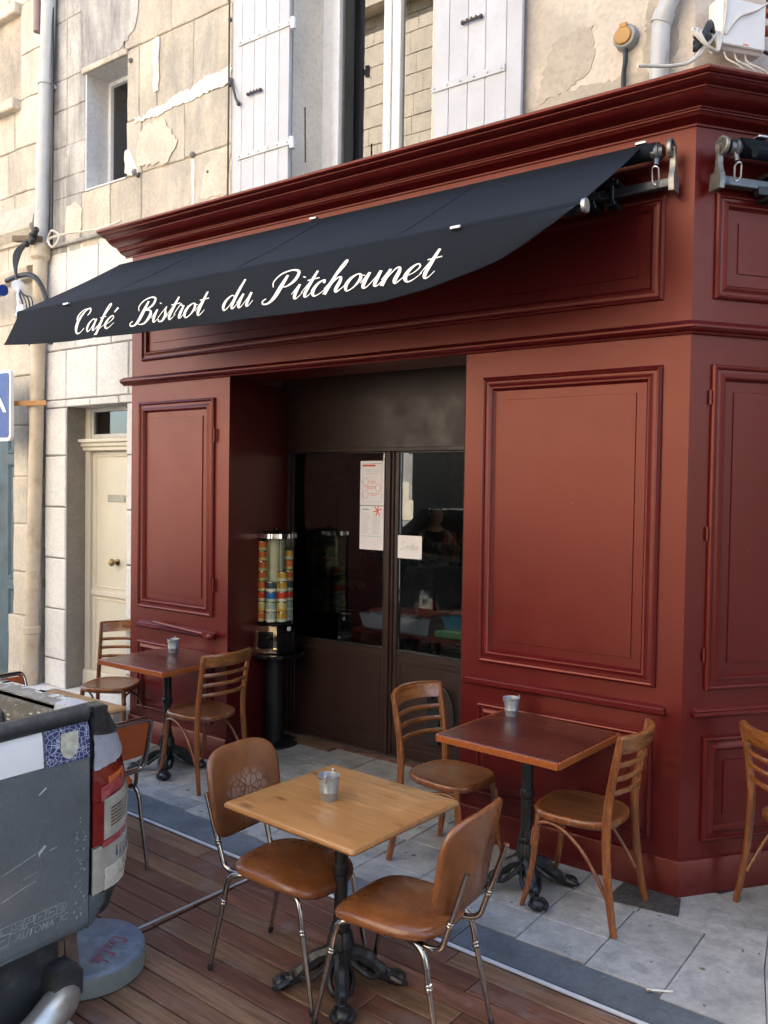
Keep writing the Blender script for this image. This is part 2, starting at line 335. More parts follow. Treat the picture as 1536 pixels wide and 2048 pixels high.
# ------------------------------------------------------------------ mesh builder
class MB:
    def __init__(s): s.v = []; s.f = []; s.mi = []; s.cur = 0
    def add(s, vs, fs, M=None):
        k = len(s.v)
        for p in vs: s.v.append(tuple(M @ Vector(p)) if M is not None else tuple(p))
        for f in fs: s.f.append(tuple(i+k for i in f)); s.mi.append(s.cur)
        return s
    def box(s, x0, x1, y0, y1, z0, z1, ch=0, M=None):
        if ch <= 0:
            vs = [(x, y, z) for z in (z0, z1) for y in (y0, y1) for x in (x0, x1)]
            return s.add(vs, [(0, 2, 3, 1), (4, 5, 7, 6), (0, 1, 5, 4), (2, 6, 7, 3), (0, 4, 6, 2), (1, 3, 7, 5)], M)
        ch = min(ch, (x1-x0)*.45, (y1-y0)*.45, (z1-z0)*.45)
        vs = []; idx = {}
        for ix, (x, dx) in enumerate(((x0, ch), (x1, -ch))):
            for iy, (y, dy) in enumerate(((y0, ch), (y1, -ch))):
                for iz, (z, dz) in enumerate(((z0, ch), (z1, -ch))):
                    for a in range(3):
                        idx[ix, iy, iz, a] = len(vs)
                        vs.append((x if a == 0 else x+dx, y if a == 1 else y+dy, z if a == 2 else z+dz))
        fs = []
        for i in (0, 1):
            fs.append([idx[i, j, k, 0] for j, k in ((0, 0), (1, 0), (1, 1), (0, 1))])
            fs.append([idx[j, i, k, 1] for j, k in ((0, 0), (1, 0), (1, 1), (0, 1))])
            fs.append([idx[j, k, i, 2] for j, k in ((0, 0), (1, 0), (1, 1), (0, 1))])
            for j in (0, 1):
                fs.append([idx[i, j, 0, 0], idx[i, j, 1, 0], idx[i, j, 1, 1], idx[i, j, 0, 1]])
                fs.append([idx[i, 0, j, 0], idx[i, 1, j, 0], idx[i, 1, j, 2], idx[i, 0, j, 2]])
                fs.append([idx[0, i, j, 1], idx[1, i, j, 1], idx[1, i, j, 2], idx[0, i, j, 2]])
        for ix in (0, 1):
            for iy in (0, 1):
                for iz in (0, 1): fs.append([idx[ix, iy, iz, a] for a in range(3)])
        return s.add(vs, fs, M)
    def prism(s, poly, z0, z1, M=None, cap=True):
        n = len(poly)
        vs = [(x, y, z0) for x, y in poly]+[(x, y, z1) for x, y in poly]
        fs = [(i, (i+1) % n, n+(i+1) % n, n+i) for i in range(n)]
        if cap: fs += [tuple(range(n-1, -1, -1)), tuple(range(n, 2*n))]
        return s.add(vs, fs, M)
    def lathe(s, prof, seg=20, M=None, a0=0, a1=2*math.pi):
        full = abs(a1-a0-2*math.pi) < 1e-6; ns = seg if full else seg+1
        vs = [(r*math.cos(a0+(a1-a0)*j/seg), r*math.sin(a0+(a1-a0)*j/seg), z) for r, z in prof for j in range(ns)]
        fs = []
        for i in range(len(prof)-1):
            for j in range(seg):
                k = (j+1) % ns
                fs.append((i*ns+j, i*ns+k, (i+1)*ns+k, (i+1)*ns+j))
        if full:
            if prof[0][0] > 1e-5: fs.append(tuple(range(ns-1, -1, -1)))
            if prof[-1][0] > 1e-5: fs.append(tuple((len(prof)-1)*ns+j for j in range(ns)))
        return s.add(vs, fs, M)
    def tube(s, pts, r, seg=8, sx=1.0, closed=False, M=None, up=None):
        P = [Vector(p) for p in pts]; n = len(P); rr = r if isinstance(r, (list, tuple)) else [r]*n
        nrm = None; vs = []
        for i in range(n):
            if closed: t = (P[(i+1) % n]-P[i-1])
            else: t = (P[min(i+1, n-1)]-P[max(i-1, 0)])
            if t.length < 1e-9: t = Vector((0, 0, 1))
            t.normalize()
            if up is not None: nrm = Vector(up)
            elif nrm is None: nrm = Vector((0, 0, 1)) if abs(t.z) < .9 else Vector((1, 0, 0))
            nrm = (nrm-t*nrm.dot(t))
            if nrm.length < 1e-6: nrm = t.orthogonal()
            nrm.normalize(); bn = t.cross(nrm)
            for j in range(seg):
                a = 2*math.pi*(j+.5)/seg
                vs.append(P[i]+nrm*math.cos(a)*rr[i]*sx+bn*math.sin(a)*rr[i])
        fs = []
        for i in range(n if closed else n-1):
            k = (i+1) % n
            for j in range(seg):
                fs.append((i*seg+j, i*seg+(j+1) % seg, k*seg+(j+1) % seg, k*seg+j))
        if not closed: fs += [tuple(range(seg-1, -1, -1)), tuple((n-1)*seg+j for j in range(seg))]
        return s.add(vs, fs, M)
    def bar(s, a, b, wx, wz, ch=.002, upv=(0, 0, 1)):
        a = Vector(a); b = Vector(b); d = b-a; L = d.length; d.normalize(); u = Vector(upv); u = (u-d*u.dot(d))
        if u.length < 1e-6: u = d.orthogonal()
        u.normalize(); sdir = d.cross(u)
        M = Matrix(((d.x, sdir.x, u.x, a.x), (d.y, sdir.y, u.y, a.y), (d.z, sdir.z, u.z, a.z), (0, 0, 0, 1)))
        return s.box(0, L, -wx/2, wx/2, -wz/2, wz/2, ch, M)
    def strip(s, rows, M=None, closed=False):     # rows of equal length -> quads
        k = len(rows[0]); vs = [p for r in rows for p in r]; fs = []
        for i in range(len(rows)-1):
            for j in range(k if closed else k-1):
                fs.append((i*k+j, i*k+(j+1) % k, (i+1)*k+(j+1) % k, (i+1)*k+j))
        return s.add(vs, fs, M)
    def sphere(s, c, r, seg=10, M=None, sz=1.0):
        pr = [(max(1e-6, r*math.sin(math.pi*i/seg)), -r*sz*math.cos(math.pi*i/seg)) for i in range(seg+1)]
        T = Matrix.Translation(c)
        return s.lathe(pr, seg+2, T if M is None else M @ T)
    def sheet(s, rows, th, nrm):                   # thin solid from a grid of points
        n = Vector(nrm)*th; a = [[Vector(p) for p in r] for r in rows]; b = [[p+n for p in r] for r in a]
        s.strip(a); s.strip([list(reversed(r)) for r in b])
        ed = [r[0] for r in a], [r[0] for r in b]; s.strip([ed[1], ed[0]])
        ed = [r[-1] for r in a], [r[-1] for r in b]; s.strip([ed[0], ed[1]])
        s.strip([b[0], a[0]]); s.strip([a[-1], b[-1]])
        return s
    def build(s, name, mats, parent=None, loc=(0, 0, 0), rot=None, ang=35, origin=None, recalc=True):
        me = bpy.data.meshes.new(name)
        o3 = Vector(origin) if origin is not None else Vector((0, 0, 0))
        me.from_pydata([tuple(Vector(p)-o3) for p in s.v], [], s.f)
        ml = mats if isinstance(mats, (list, tuple)) else [mats]
        for m in ml: me.materials.append(MATS[m])
        for p, i in zip(me.polygons, s.mi): p.material_index = i; p.use_smooth = True
        if recalc:
            bm = bmesh.new(); bm.from_mesh(me); bmesh.ops.recalc_face_normals(bm, faces=bm.faces); bm.to_mesh(me); bm.free()
        me.set_sharp_from_angle(angle=R(ang))
        return link(name, me, parent, Vector(loc)+o3, rot)
def link(name, me, parent=None, loc=(0, 0, 0), rot=None):
    o = bpy.data.objects.new(name, me); COL.objects.link(o); o.location = loc
    if rot is not None: o.rotation_euler = rot
    if parent is not None: o.parent = parent
    return o
def thing(name, label, cat, loc=(0, 0, 0), rz=0, group=None):
    o = bpy.data.objects.new(name, None); COL.objects.link(o); o.location = loc; o.rotation_euler = (0, 0, rz); o.empty_display_size = .1
    o['label'] = label; o['category'] = cat
    if group: o['group'] = group
    return o
def tag(o, label, cat, group=None):
    o['label'] = label; o['category'] = cat
    if group: o['group'] = group
    return o
def copy_thing(root, label, loc, rz, group=None):
    def rec(o, par):
        c = o.copy(); COL.objects.link(c)
        if par is not None: c.parent = par
        for ch in list(o.children): rec(ch, c)
        return c
    c = rec(root, None); c['label'] = label; c.location = loc; c.rotation_euler = (0, 0, rz)
    if group: c['group'] = group
    return c
def cat_rom(P, n=6, closed=False):
    P = [Vector(p) for p in P]; out = []; m = len(P)
    for i in range(m if closed else m-1):
        g = lambda k: P[k % m] if closed else P[max(0, min(m-1, k))]
        p0, p1, p2, p3 = g(i-1), g(i), g(i+1), g(i+2)
        for k in range(n):
            t = k/n
            out.append(.5*((2*p1)+(p2-p0)*t+(2*p0-5*p1+4*p2-p3)*t*t+(3*p1-p0-3*p2+p3)*t**3))
    if not closed: out.append(P[-1])
    return out
def frame_rings(mb, O, U, N, u0, u1, v0, v1, prof):   # mitred rectangular moulding: prof = (inset, height)
    O = Vector(O); U = Vector(U); N = Vector(N); V = Vector((0, 0, 1)); rows = []
    for t, h in prof:
        rows.append([O+U*a+V*b+N*h for a, b in ((u0+t, v0+t), (u1-t, v0+t), (u1-t, v1-t), (u0+t, v1-t))])
    mb.strip(rows, closed=True); return mb
TH = R(53.4); CU = Vector((math.cos(TH), math.sin(TH), 0)); CN = Vector((math.sin(TH), -math.cos(TH), 0)); CL = 1.25
FU = Vector((1, 0, 0)); FN = Vector((0, -1, 0)); TAN = math.tan(TH/2)
TH2 = R(53.4*2); CU2 = Vector((math.cos(TH2), math.sin(TH2), 0)); CN2 = Vector((math.sin(TH2), -math.cos(TH2), 0)); CE = CU*CL
def band(mb, prof, xl):                                # moulding that follows front, chamfer and side street
    rows = []
    for d, z in prof:
        a = Vector((xl, -d, z)); b = Vector((d*TAN, -d, z))
        c = CE+CN*d+CU*(d*TAN); c.z = z
        e = CE+CU2*1.6+CN2*d; e.z = z
        rows.append([a, b, c, e])
    mb.strip(rows)
    mb.add([r[0] for r in rows], [tuple(range(len(rows)))]); return mb

# ------------------------------------------------------------------ ground, pavement, gutter, deck
g = MB().add([(-80, -80, -.16), (80, -80, -.16), (80, 80, -.16), (-80, 80, -.16)], [(0, 1, 2, 3)]).build('ground', 'earth_dark'); g['kind'] = 'structure'
rd = MB().box(-40, 40, -8.2, -1.0, -.158, -.12).build('road', 'asphalt'); rd['kind'] = 'structure'
pv = MB().box(-14, 9, -.98, 9, -.15, -.012).build('pavement', 'paver_joint'); pv['kind'] = 'structure'
fp = MB().box(-40, 40, -9.9, -8.2, -.15, .0).build('far_pavement', 'paver'); fp['kind'] = 'structure'
def gin(x): return -.775 - .036*(x+2.2)               # inner edge of the gutter strip
def dedge(x): return -1.0 - .0321*(x+2.943)           # silver edge of the deck
r = random.Random(3)
def slab(x0, x1, y0, y1, top=0.0, mat='paver', name='paving_slab', poly=None):
    gpp = .0022
    o = Vector(((x0+x1)/2, (y0+y1)/2, top-.03))
    hx, hy = (x1-x0)/2-gpp, (y1-y0)/2-gpp
    ob = MB().box(-hx, hx, -hy, hy, -.03, .03+r.uniform(-.0012, .0012), .004).build(name, mat, pv, o)
    ob.rotation_euler = (r.uniform(-.0012, .0012), r.uniform(-.0012, .0012), r.uniform(-.0015, .0015))
    return ob
ys = [-.93, -.60, -.265, .07]
for row in range(3):
    off = [0, 0, .012][row]
    xs = []; x = .215+off
    while x > -7.2:
        nx = x-.3325
        xs.append((nx, x)); x = nx
    for a, b in xs:
        if ys[row+1] > .05 and a < -4.3: pass
        slab(a, b, ys[row] if row else gin((a+b)/2)-.005, ys[row+1])
for i in range(8):
    for j in range(2): slab(-3.9+i*.36, -3.9+(i+1)*.36, .072+j*.36, .072+(j+1)*.36)
for i in range(9): slab(-3.9+i*.36, -3.9+(i+1)*.36, .885, 1.2)
bx = -3.45
while bx < -1.3:
    L = .105*r.uniform(.9, 1.1); o = slab(bx, bx+L, .80, .88, .004, 'brick_red', 'brick'); bx += L+.004
def pslab(poly, mat='paver'):
    cx = sum(p[0] for p in poly)/len(poly); cy = sum(p[1] for p in poly)/len(poly); sh = []
    for x, y in poly: d = math.hypot(x-cx, y-cy); sh.append((x+(cx-x)/d*.003, y+(cy-y)/d*.003))
    return MB().prism(sh, -.06, r.uniform(-.0008, .0008)).build('paving_slab', mat, pv, origin=(cx, cy, -.03))
pslab([(.218, -.905), (.62, -.915), (.50, -.42), (.44, -.075), (.19, -.165), (.218, -.265), (.218, -.60)])
pslab([(.62, -.915), (1.55, -.95), (1.5, -.4), (.50, -.42)]); pslab([(1.55, -.95), (2.6, -.97), (2.5, -.35), (1.5, -.4)])
pslab([(.50, -.42), (1.5, -.4), (1.45, .05), (.78, -.33), (.44, -.075)])
pslab([(-.02, -.02), (.19, -.165), (.44, -.07), (.16, .155), (.1, .2)])
pslab([(.16, .155), (.44, -.07), (.72, .30), (.44, .56), (.36, .55)]); pslab([(.44, -.07), (.78, -.33), (1.08, .04), (.72, .30)])
pslab([(.785, -.322), (1.44, .045), (1.08, .035)]); pslab([(1.5, -.4), (2.5, -.35), (2.5, -.3), (1.9, .1), (1.45, .05)])
pslab([(.44, .56), (.72, .30), (1.0, .68), (.7, .93)]); pslab([(.72, .30), (1.08, .04), (1.36, .42), (1.0, .68)]); pslab([(1.08, .04), (1.45, .05), (1.9, .1), (1.36, .42)]); pslab([(1.0, .68), (1.36, .42), (1.7, .9), (1.1, 1.3), (.7, .93)]); pslab([(1.36, .42), (1.9, .1), (2.5, -.3), (2.6, .8), (1.7, .9)])
for i in range(5):
    for j in range(3): slab(.3+i*.5, .3+(i+1)*.5, 1.52+j*.5, 1.52+(j+1)*.5)
q = random.Random(31); gm = MB()                       # old gum spots, butts and dry bits on the paving
for k in range(70):
    x = q.uniform(-3.4, 1.4); y = q.uniform(-.95, .0 if x < 0 else .5); s_ = q.uniform(.003, .011)
    gm.lathe([(s_, .0014), (s_*.9, .0030), (.0001, .0032)], 7, Matrix.Translation((x, y, 0)) @ Matrix.Rotation(q.uniform(0, 6), 4, 'Z') @ Matrix.Scale(q.uniform(.5, 1), 4, (1, 0, 0)))
o = gm.build('gum_spots', 'gum_dark', pv); o['kind'] = 'stuff'
gm = MB()
for k in range(46):
    edge = q.random() < .6
    x = q.uniform(-3.2, 1.2); y = (gin(x)-.01 if q.random() < .5 else (-.03 if x < -.2 else -.6)) + q.uniform(-.02, .02) if edge else q.uniform(-.95, -.05)
    a = q.uniform(0, 6); L = q.uniform(.008, .022); gm.bar((x, y, .004), (x+L*math.cos(a), y+L*math.sin(a), .005), q.uniform(.004, .010), .003, 0)
o = gm.build('dry_litter', 'leaf_dry', pv); o['kind'] = 'stuff'
x = -7.2
while x < 4.2:                                          # gutter blocks along the deck
    L = r.uniform(.85, 1.25); x1 = x+L
    poly = [(x+.003, dedge(x)+.026), (x1-.003, dedge(x1)+.026), (x1-.003, gin(x1)-.012), (x+.003, gin(x)-.012)]
    MB().prism(poly, -.06, -.004+r.uniform(-.001, .001)).build('gutter_block', 'gutter_stone', pv, origin=((x+x1)/2, -.9, -.03)); x = x1

dk = MB()
dk.prism([(-5.2, dedge(-5.2)-.004), (2.6, dedge(2.6)-.004), (2.6, -3.0), (-1.2, -2.62), (-5.2, -2.44)], -.11, -.03)
deck = dk.build('deck', 'deck_under'); deck['kind'] = 'structure'
da = math.atan(-.0321)
pw = .118
for i in range(13):
    for (xa, xb) in ((-1.783, 2.55), (-5.1, -1.797)):
        cuts = [xa]
        x = xa
        while x < xb-1.2:
            x += r.uniform(1.1, 2.3)
            if x < xb-.4: cuts.append(x)
        cuts.append(xb)
        for a, b in zip(cuts, cuts[1:]):
            yc = -.022-pw*(i+.5)
            if xa < -2 and i > 11: continue
            L = (b-a)/2-.002
            o = MB().box(-L, L, -pw/2+.0028, pw/2-.0028, -.011, .011, .003)
            for k in (-1, 0, 1): pass
            xm = (a+b)/2
            ob = o.build('deck_plank', 'deck_wood', deck, (xm - yc*math.sin(da)*0, dedge(xm)+yc, -.011+r.uniform(-.001, .001)))
            ob.rotation_euler = (r.uniform(-.004, .004), 0, da)
MB().bar((-5.1, dedge(-5.1)-.006, .0015), (2.6, dedge(2.6)-.006, .0015), .020, .010).build('edge_trim', 'pale_trim', deck)
MB().bar((-1.79, dedge(-1.79)-.022, .001), (-1.86, -2.42, .001), .014, .008).build('joint_strip', 'strip_grey', deck)
MB().bar((-1.86, -2.405, .002), (2.5, -2.62, .002), .02, .012).build('street_trim', 'strip_grey', deck)
# steel plate by the corner
sp = thing('chequer_plate', 'rusty steel chequer plate set in the paving at the corner of the maroon front', 'metal plate', (-.12, -.12, .004))
MB().prism([(-.15, -.135), (.19, -.08), (.145, .10), (-.145, .10)], -.006, .0005).build('plate', 'old_iron', sp)
rb = MB()
for i in range(9):
    for j in range(7):
        x = -.13+i*.034; y = -.11+j*.030
        if y < -.13+.17*(x+.15)+.02: continue
        a = R(45 if (i+j) % 2 else -45)
        rb.tube([(x-.011*math.cos(a), y-.011*math.sin(a), .0005), (x, y, .0022), (x+.011*math.cos(a), y+.011*math.sin(a), .0005)], .0022, 5)
o = rb.build('tread_pattern', 'old_iron', sp); o['kind'] = 'stuff'

# ------------------------------------------------------------------ the maroon cafe front
cf = thing('cafe_front', 'maroon panelled wooden cafe front with glazed brown doors and deep cornice', 'shopfront')
RED = 'maroon_paint'
b = MB(); b.prism([(-4.32, 0), (-3.218, 0), (-3.5, .93), (-4.32, .93)], 0, 2.78)
b.build('pilaster', RED, cf)
b = MB(); b.prism([(-1.267, 0), (0, 0), (CE.x, CE.y), (CE.x+CU2.x*1.6, CE.y+CU2.y*1.6), (CE.x+CU2.x*1.6-.25, CE.y+CU2.y*1.6), (CE.x-.27, CE.y+.05), (-.12, .25), (-1.267, .93)], 0, 2.78)
b.build('pilaster', RED, cf)
b = MB(); b.prism([(-4.32, .0), (0, 0), (CE.x, CE.y), (CE.x+CU2.x*1.6, CE.y+CU2.y*1.6), (CE.x+CU2.x*1.6-.4, CE.y+CU2.y*1.6), (CE.x-.4, CE.y+.1), (-.3, .4), (-4.32, .4)], 2.782, 3.80)
b.build('frieze', RED, cf)
MB().box(-3.6, -1.2, .4, 1.0, 2.93, 3.0).build('soffit', 'door_paint', cf)
band(MB(), [(0, .178), (.012, .175), (.016, .165), (.016, .0), (0, 0)], -4.32)
pb = MB()
# plinths (not across the door)
P1 = [(0, .182), (.010, .178), (.016, .168), (.016, .002)]
rows = []
for d, z in P1:
    c = CE+CN*d+CU*(d*TAN); e = CE+CU2*1.6+CN2*d
    rows.append([Vector((-1.267, -d, z)), Vector((d*TAN, -d, z)), Vector((c.x, c.y, z)), Vector((e.x, e.y, z))])
pb.strip(rows).build('plinth', RED, cf)
pb = MB(); pb.strip([[Vector((-4.32, -d, z)), Vector((-3.218, -d, z))] for d, z in P1]).build('plinth', RED, cf)
band(MB(), [(0, 2.772), (.022, 2.774), (.026, 2.783), (.034, 2.787), (.046, 2.792), (.055, 2.803), (.055, 2.812), (.046, 2.822), (.030, 2.827), (.022, 2.836), (.0, 2.842)], -4.405).build('belt_moulding', RED, cf)
cor = [(0, 3.772), (.012, 3.772), (.012, 3.784), (.020, 3.790), (.045, 3.797), (.068, 3.810), (.078, 3.826), (.088, 3.826), (.088, 3.836), (.098, 3.838), (.098, 3.848), (.108, 3.850), (.125, 3.853), (.150, 3.862), (.172, 3.875), (.188, 3.890), (.195, 3.902), (.206, 3.902), (.206, 3.912), (.216, 3.914), (.232, 3.918), (.250, 3.926), (.258, 3.934), (.268, 3.934), (.268, 3.942), (.285, 3.946), (.296, 3.956), (.298, 3.968), (.290, 3.978), (.27, 3.984), (0, 3.992)]
cornice = [(d*.94, 3.772+(z-3.772)*.74) for d, z in cor]
band(MB(), cornice, -4.395).build('cornice', RED, cf, ang=24)
BOL = [(0, 0), (0, .012), (.006, .022), (.014, .026), (.022, .022), (.026, .014), (.034, .014), (.048, .020), (.058, .026), (.066, .024), (.072, .012), (.080, .002)]
def panel(O, U, N, u0, u1, v0, v1, name='panel', prof=BOL, k=1.0, gi=.045, field=True):
    pr = [(t*k, h*k) for t, h in prof]
    mo = frame_rings(MB(), O, U, N, u0, u1, v0, v1, pr).build(name+'_moulding', RED, cf, ang=28)
    t = pr[-1][0]
    if field:
        e = t+gi
        pf = [(t+.004, -.004 if False else .0012), (e, .0012), (e+.003, -.0), (e+.006, .0012), (e+.009, .006), (e+.012, .006)]
        pf = [(e, .0005), (e+.002, .0065), (e+.006, .0065)]
        f = frame_rings(MB(), O, U, N, u0, u1, v0, v1, pf)
        O2 = Vector(O); U2 = Vector(U); N2 = Vector(N); V = Vector((0, 0, 1)); q = e+.006
        f.add([O2+U2*a+V*c+N2*.0065 for a, c in ((u0+q, v0+q), (u1-q, v0+q), (u1-q, v1-q), (u0+q, v1-q))], [(0, 1, 2, 3)])
        f.build('field', RED, mo, ang=28)
    return mo
O0 = (0, 0, 0)
panel(O0, FU, FN, -1.150, -.132, 1.022, 2.632, k=1.0, gi=.05)
panel(O0, FU, FN, -4.217, -3.365, 1.045, 2.633, k=1.0, gi=.045)
panel(O0, FU, FN, -1.151, -.140, .262, .790, k=.85, gi=.05)
panel(O0, FU, FN, -4.217, -3.365, .262, .790, k=.85, gi=.05)
panel(O0, FU, FN, -4.187, -.137, 2.951, 3.463, k=.9, gi=.06)
panel(O0, CU, CN, .122, CL-.12, 1.022, 2.632, k=1.0, gi=.05)
panel(O0, CU, CN, .122, CL-.12, .262, .790, k=.95, gi=.05)
panel(O0, CU, CN, .122, CL-.12, 2.951, 3.463, k=.9, gi=.06)
RAIL = [(0, 0), (0, .012), (.008, .024), (.016, .028), (.022, .022), (.030, .020), (.036, .026), (.044, .022), (.054, 0)]
def rail(O, U, N, u0, u1, v0, h=.054):
    O = Vector(O); U = Vector(U); N = Vector(N); V = Vector((0, 0, 1)); rows = []
    for t, d in [(0, 0), (.002, .020), (.010, .032), (.018, .034), (.024, .026), (.028, .020), (.034, .022), (.040, .018), (.046, .008), (.054, 0)]:
        rows.append([O+U*(u0+.0+(.034-d)*.3)+V*(v0+t), O+U*(u0+(.034-d)*.5)+N*d+V*(v0+t), O+U*(u1-(.034-d)*.5)+N*d+V*(v0+t), O+U*(u1-(.034-d)*.3)+V*(v0+t)])
    return MB().strip(rows).build('chair_rail', RED, cf, ang=28)
rail(O0, FU, FN, -1.238, -.077, .886); rail(O0, CU, CN, .055, CL-.06, .886); rail(O0, FU, FN, -4.217, -3.34, .890)
# the folded iron shutter bar and hinges on the left pilaster
lb = MB(); lb.tube([(-3.98, -.05, .955), (-3.42, -.05, .925)], .012, 6); lb.sphere((-3.335, -.055, .915), .028, 8); lb.bar((-3.42, -.045, .925), (-3.30, -.045, .915), .03, .05)
lb.build('shutter_bar', RED, cf)
for z in (2.36, 1.28): MB().tube([(-3.352, -.018, z-.05), (-3.352, -.018, z+.05)], .008, 8).build('hinge', RED, cf)
for u, z in ((.09, 2.47), (.09, 1.8), (.09, 1.2)):
    p = CU*(u+.022)+CN*.012; MB().tube([(p.x, p.y, z-.035), (p.x, p.y, z+.035)], .006, 8).build('hinge', RED, cf)
MB().box(-1.285, -1.268, .02, .9, .02, 2.77).build('reflection_stop', 'matte_brown', cf)  # unseen matte board, added to stop a bright reflection on the left reveal
# doors
DY = .90
dr = MB(); dr.box(-3.56, -1.2, DY, DY+.06, 2.30, 2.94); dr.build('transom_panel', 'door_paint', cf)
tp = MB(); tp.box(-3.56, -1.2, DY-.02, DY+.06, 2.272, 2.302, .003); tp.build('door_head', 'door_paint', cf)
MB().box(-3.56, -3.462, DY-.01, DY+.06, 0, 2.272, .003).build('door_jamb', 'door_paint', cf)
def leaf(x0, x1, px0, px1):
    m = MB(); Z0, Z1 = .80, 2.262
    m.box(x0, px0, DY, DY+.045, .01, 2.27, .003); m.box(px1, x1, DY, DY+.045, .01, 2.27, .003)
    m.box(px0, px1, DY+.001, DY+.044, .745, Z0, .003); m.box(px0, px1, DY+.001, DY+.044, Z1, 2.27, .002); m.box(px0, px1, DY+.001, DY+.044, .01, .085, .003)
    d = m.build('door', 'door_paint', cf)
    MB().box(px0+.0005, px1-.0005, DY+.006, DY+.036, .086, .744).build('kick_panel', 'door_paint', d)
    k = frame_rings(MB(), (0, DY+.006, 0), FU, FN, px0+.02, px1-.02, .11, .72, [(0, 0), (.003, .005), (.012, .005), (.016, 0)]).build('kick_bead', 'door_paint', d)
    MB().box(px0+.0005, px1-.0005, DY+.018, DY+.024, Z0+.0005, Z1-.0005).build('pane', 'door_glass', d)
    frame_rings(MB(), (0, DY, 0), FU, FN, px0-.006, px1+.006, Z0-.006, Z1+.006, [(0, 0), (0, .006), (.006, .006), (.007, -.015)]).build('glazing_bead', 'dark_steel', d)
    return d
d1 = leaf(-3.46, -2.470, -3.425, -2.505); d2 = leaf(-2.408, -1.42, -2.372, -1.47)
ast = MB(); ast.box(-2.468, -2.410, DY-.012, DY+.05, .012, 2.27, .006); ast.box(-2.446, -2.432, DY-.03, DY-.008, .012, 2.27, .004); ast.build('centre_post', 'door_paint', cf)
hb = MB(); hb.tube([(-2.06, DY-.05, .50), (-2.02, DY-.055, .52)], .016, 8)
pts = [(-1.98+.13*math.cos(a), DY-.03, .38+.22*math.sin(a)) for a in [R(q) for q in range(-70, 75, 12)]]
hb.tube(pts, .013, 7); hb.box(-2.09, -1.98, DY-.02, DY, .16, .60, .004); hb.build('handle', 'dark_steel', d2)
MB().box(-3.5, -1.2, DY-.02, DY+.3, -.01, .012).build('threshold', 'old_iron', cf)

# ------------------------------------------------------------------ awnings
def awning_hardware(root, M, mirror=1, arms=True, x_end=0.0, L=4.0):
    # local: x to the right along the wall, y = out from the wall (negative), z up; the end bracket at x = x_end, body to mirror side
    s = mirror
    m = MB(); m.box(min(x_end-s*L, x_end-s*.01), max(x_end-s*L, x_end-s*.01), -.085, -.035, 3.478, 3.522, .004, M); m.build('torsion_bar', 'grey_steel', root)
    m = MB()                                            # cast end bracket
    pts = [(x_end, -.03, 3.455), (x_end, -.115, 3.46), (x_end, -.12, 3.53), (x_end+s*.0, -.10, 3.56), (x_end, -.088, 3.60), (x_end, -.095, 3.65)]
    poly = [(-.03, 3.452), (-.112, 3.450), (-.116, 3.52), (-.106, 3.538), (-.098, 3.57), (-.098, 3.61), (-.106, 3.655), (-.076, 3.668), (-.078, 3.61), (-.076, 3.565), (-.066, 3.535), (-.04, 3.528)]
    T = Matrix(((0, 0, 1, 0), (1, 0, 0, 0), (0, 1, 0, 0), (0, 0, 0, 1)))
    m.prism(poly, min(x_end-s*.006, x_end+s*.02), max(x_end-s*.006, x_end+s*.02), M @ T); m.build('end_bracket', 'cast_metal', root)
    m = MB(); C = Matrix.Translation((x_end-s*.0, -.10, 3.652)) @ Matrix.Rotation(R(90), 4, 'Y') @ Matrix.Scale(.85, 4)
    m.lathe([(.042, -.012), (.050, -.012), (.054, -.009), (.054, .009), (.050, .012), (.042, .012), (.040, 0), (.042, -.012)], 20, M @ C)
    m.lathe([(.0001, -.014), (.015, -.014), (.015, .016), (.0001, .016)], 12, M @ C)
    for k in range(5):
        a = R(72*k); m.tube([tuple(C @ Vector((.012*math.cos(a), .012*math.sin(a), 0))), tuple(C @ Vector((.044*math.cos(a), .044*math.sin(a), 0)))], .006, 5, M=M)
    m.build('gear_wheel', 'cast_metal', root)
    m = MB(); C2 = Matrix.Translation((x_end-s*.062, -.105, 3.645)) @ Matrix.Rotation(R(90), 4, 'Y')
    m.lathe([(.0001, -.032), (.030, -.032), (.034, -.026), (.034, -.010), (.044, -.008), (.047, .0), (.044, .010), (.034, .012), (.030, .028), (.0001, .03)], 18, M @ C2)
    m.tube([(x_end-s*.062, -.115, 3.625), (x_end-s*.062, -.130, 3.575)], [.014, .012], 8, M=M); m.build('winch_gear', 'grey_steel', root)
    cx, cy, cz = x_end-s*.062, -.135, 3.525
    ring = []
    for k in range(16):
        a = 2*math.pi*k/16; e = .018 if abs(math.cos(a)) < .99 else .018
        ring.append((cx+.017*math.cos(a), cy-.012*math.sin(a), cz+(.022 if math.sin(a) > 0 else -.022)+.018*math.sin(a)))
    MB().tube(ring, .0045, 6, closed=True, M=M).build('crank_eye', 'aluminium', root)
    for dx in (.30, .40):                               # wall clamps on the bar
        m = MB(); x = x_end-s*dx
        m.box(x-.035, x+.035, -.10, -.02, 3.535, 3.56, .003, M); m.box(x-.012, x+.012, -.095, -.03, 3.43, 3.57, .003, M); m.box(x-.03, x+.03, -.12, .0, 3.43, 3.45, .003, M); m.build('wall_clamp', 'dark_steel', root)
aw = thing('awning', 'black canvas awning with white script name, opened over the cafe door', 'awning', (-2.3, -.1, 3.7))
IA = Matrix.Translation((2.3, .1, -3.7))
awning_hardware(aw, IA, 1, x_end=-.085, L=4.15)
m = MB(); m.tube([(-4.33, -.10, 3.655), (-.16, -.10, 3.655)], .042, 12, M=IA); m.build('roller', 'awning_cloth', aw)
rows = []
NX, NY = 60, 14
FZ, FY = 3.190, -.870
def fold(x): return Vector((x, FY, FZ+.012*math.sin((x+4.4)*2.1)*.3))
XR0, XR1 = -4.335, -.225; XF0, XF1 = -4.46, -.19
def lerp(a, b, t): return a+(b-a)*t
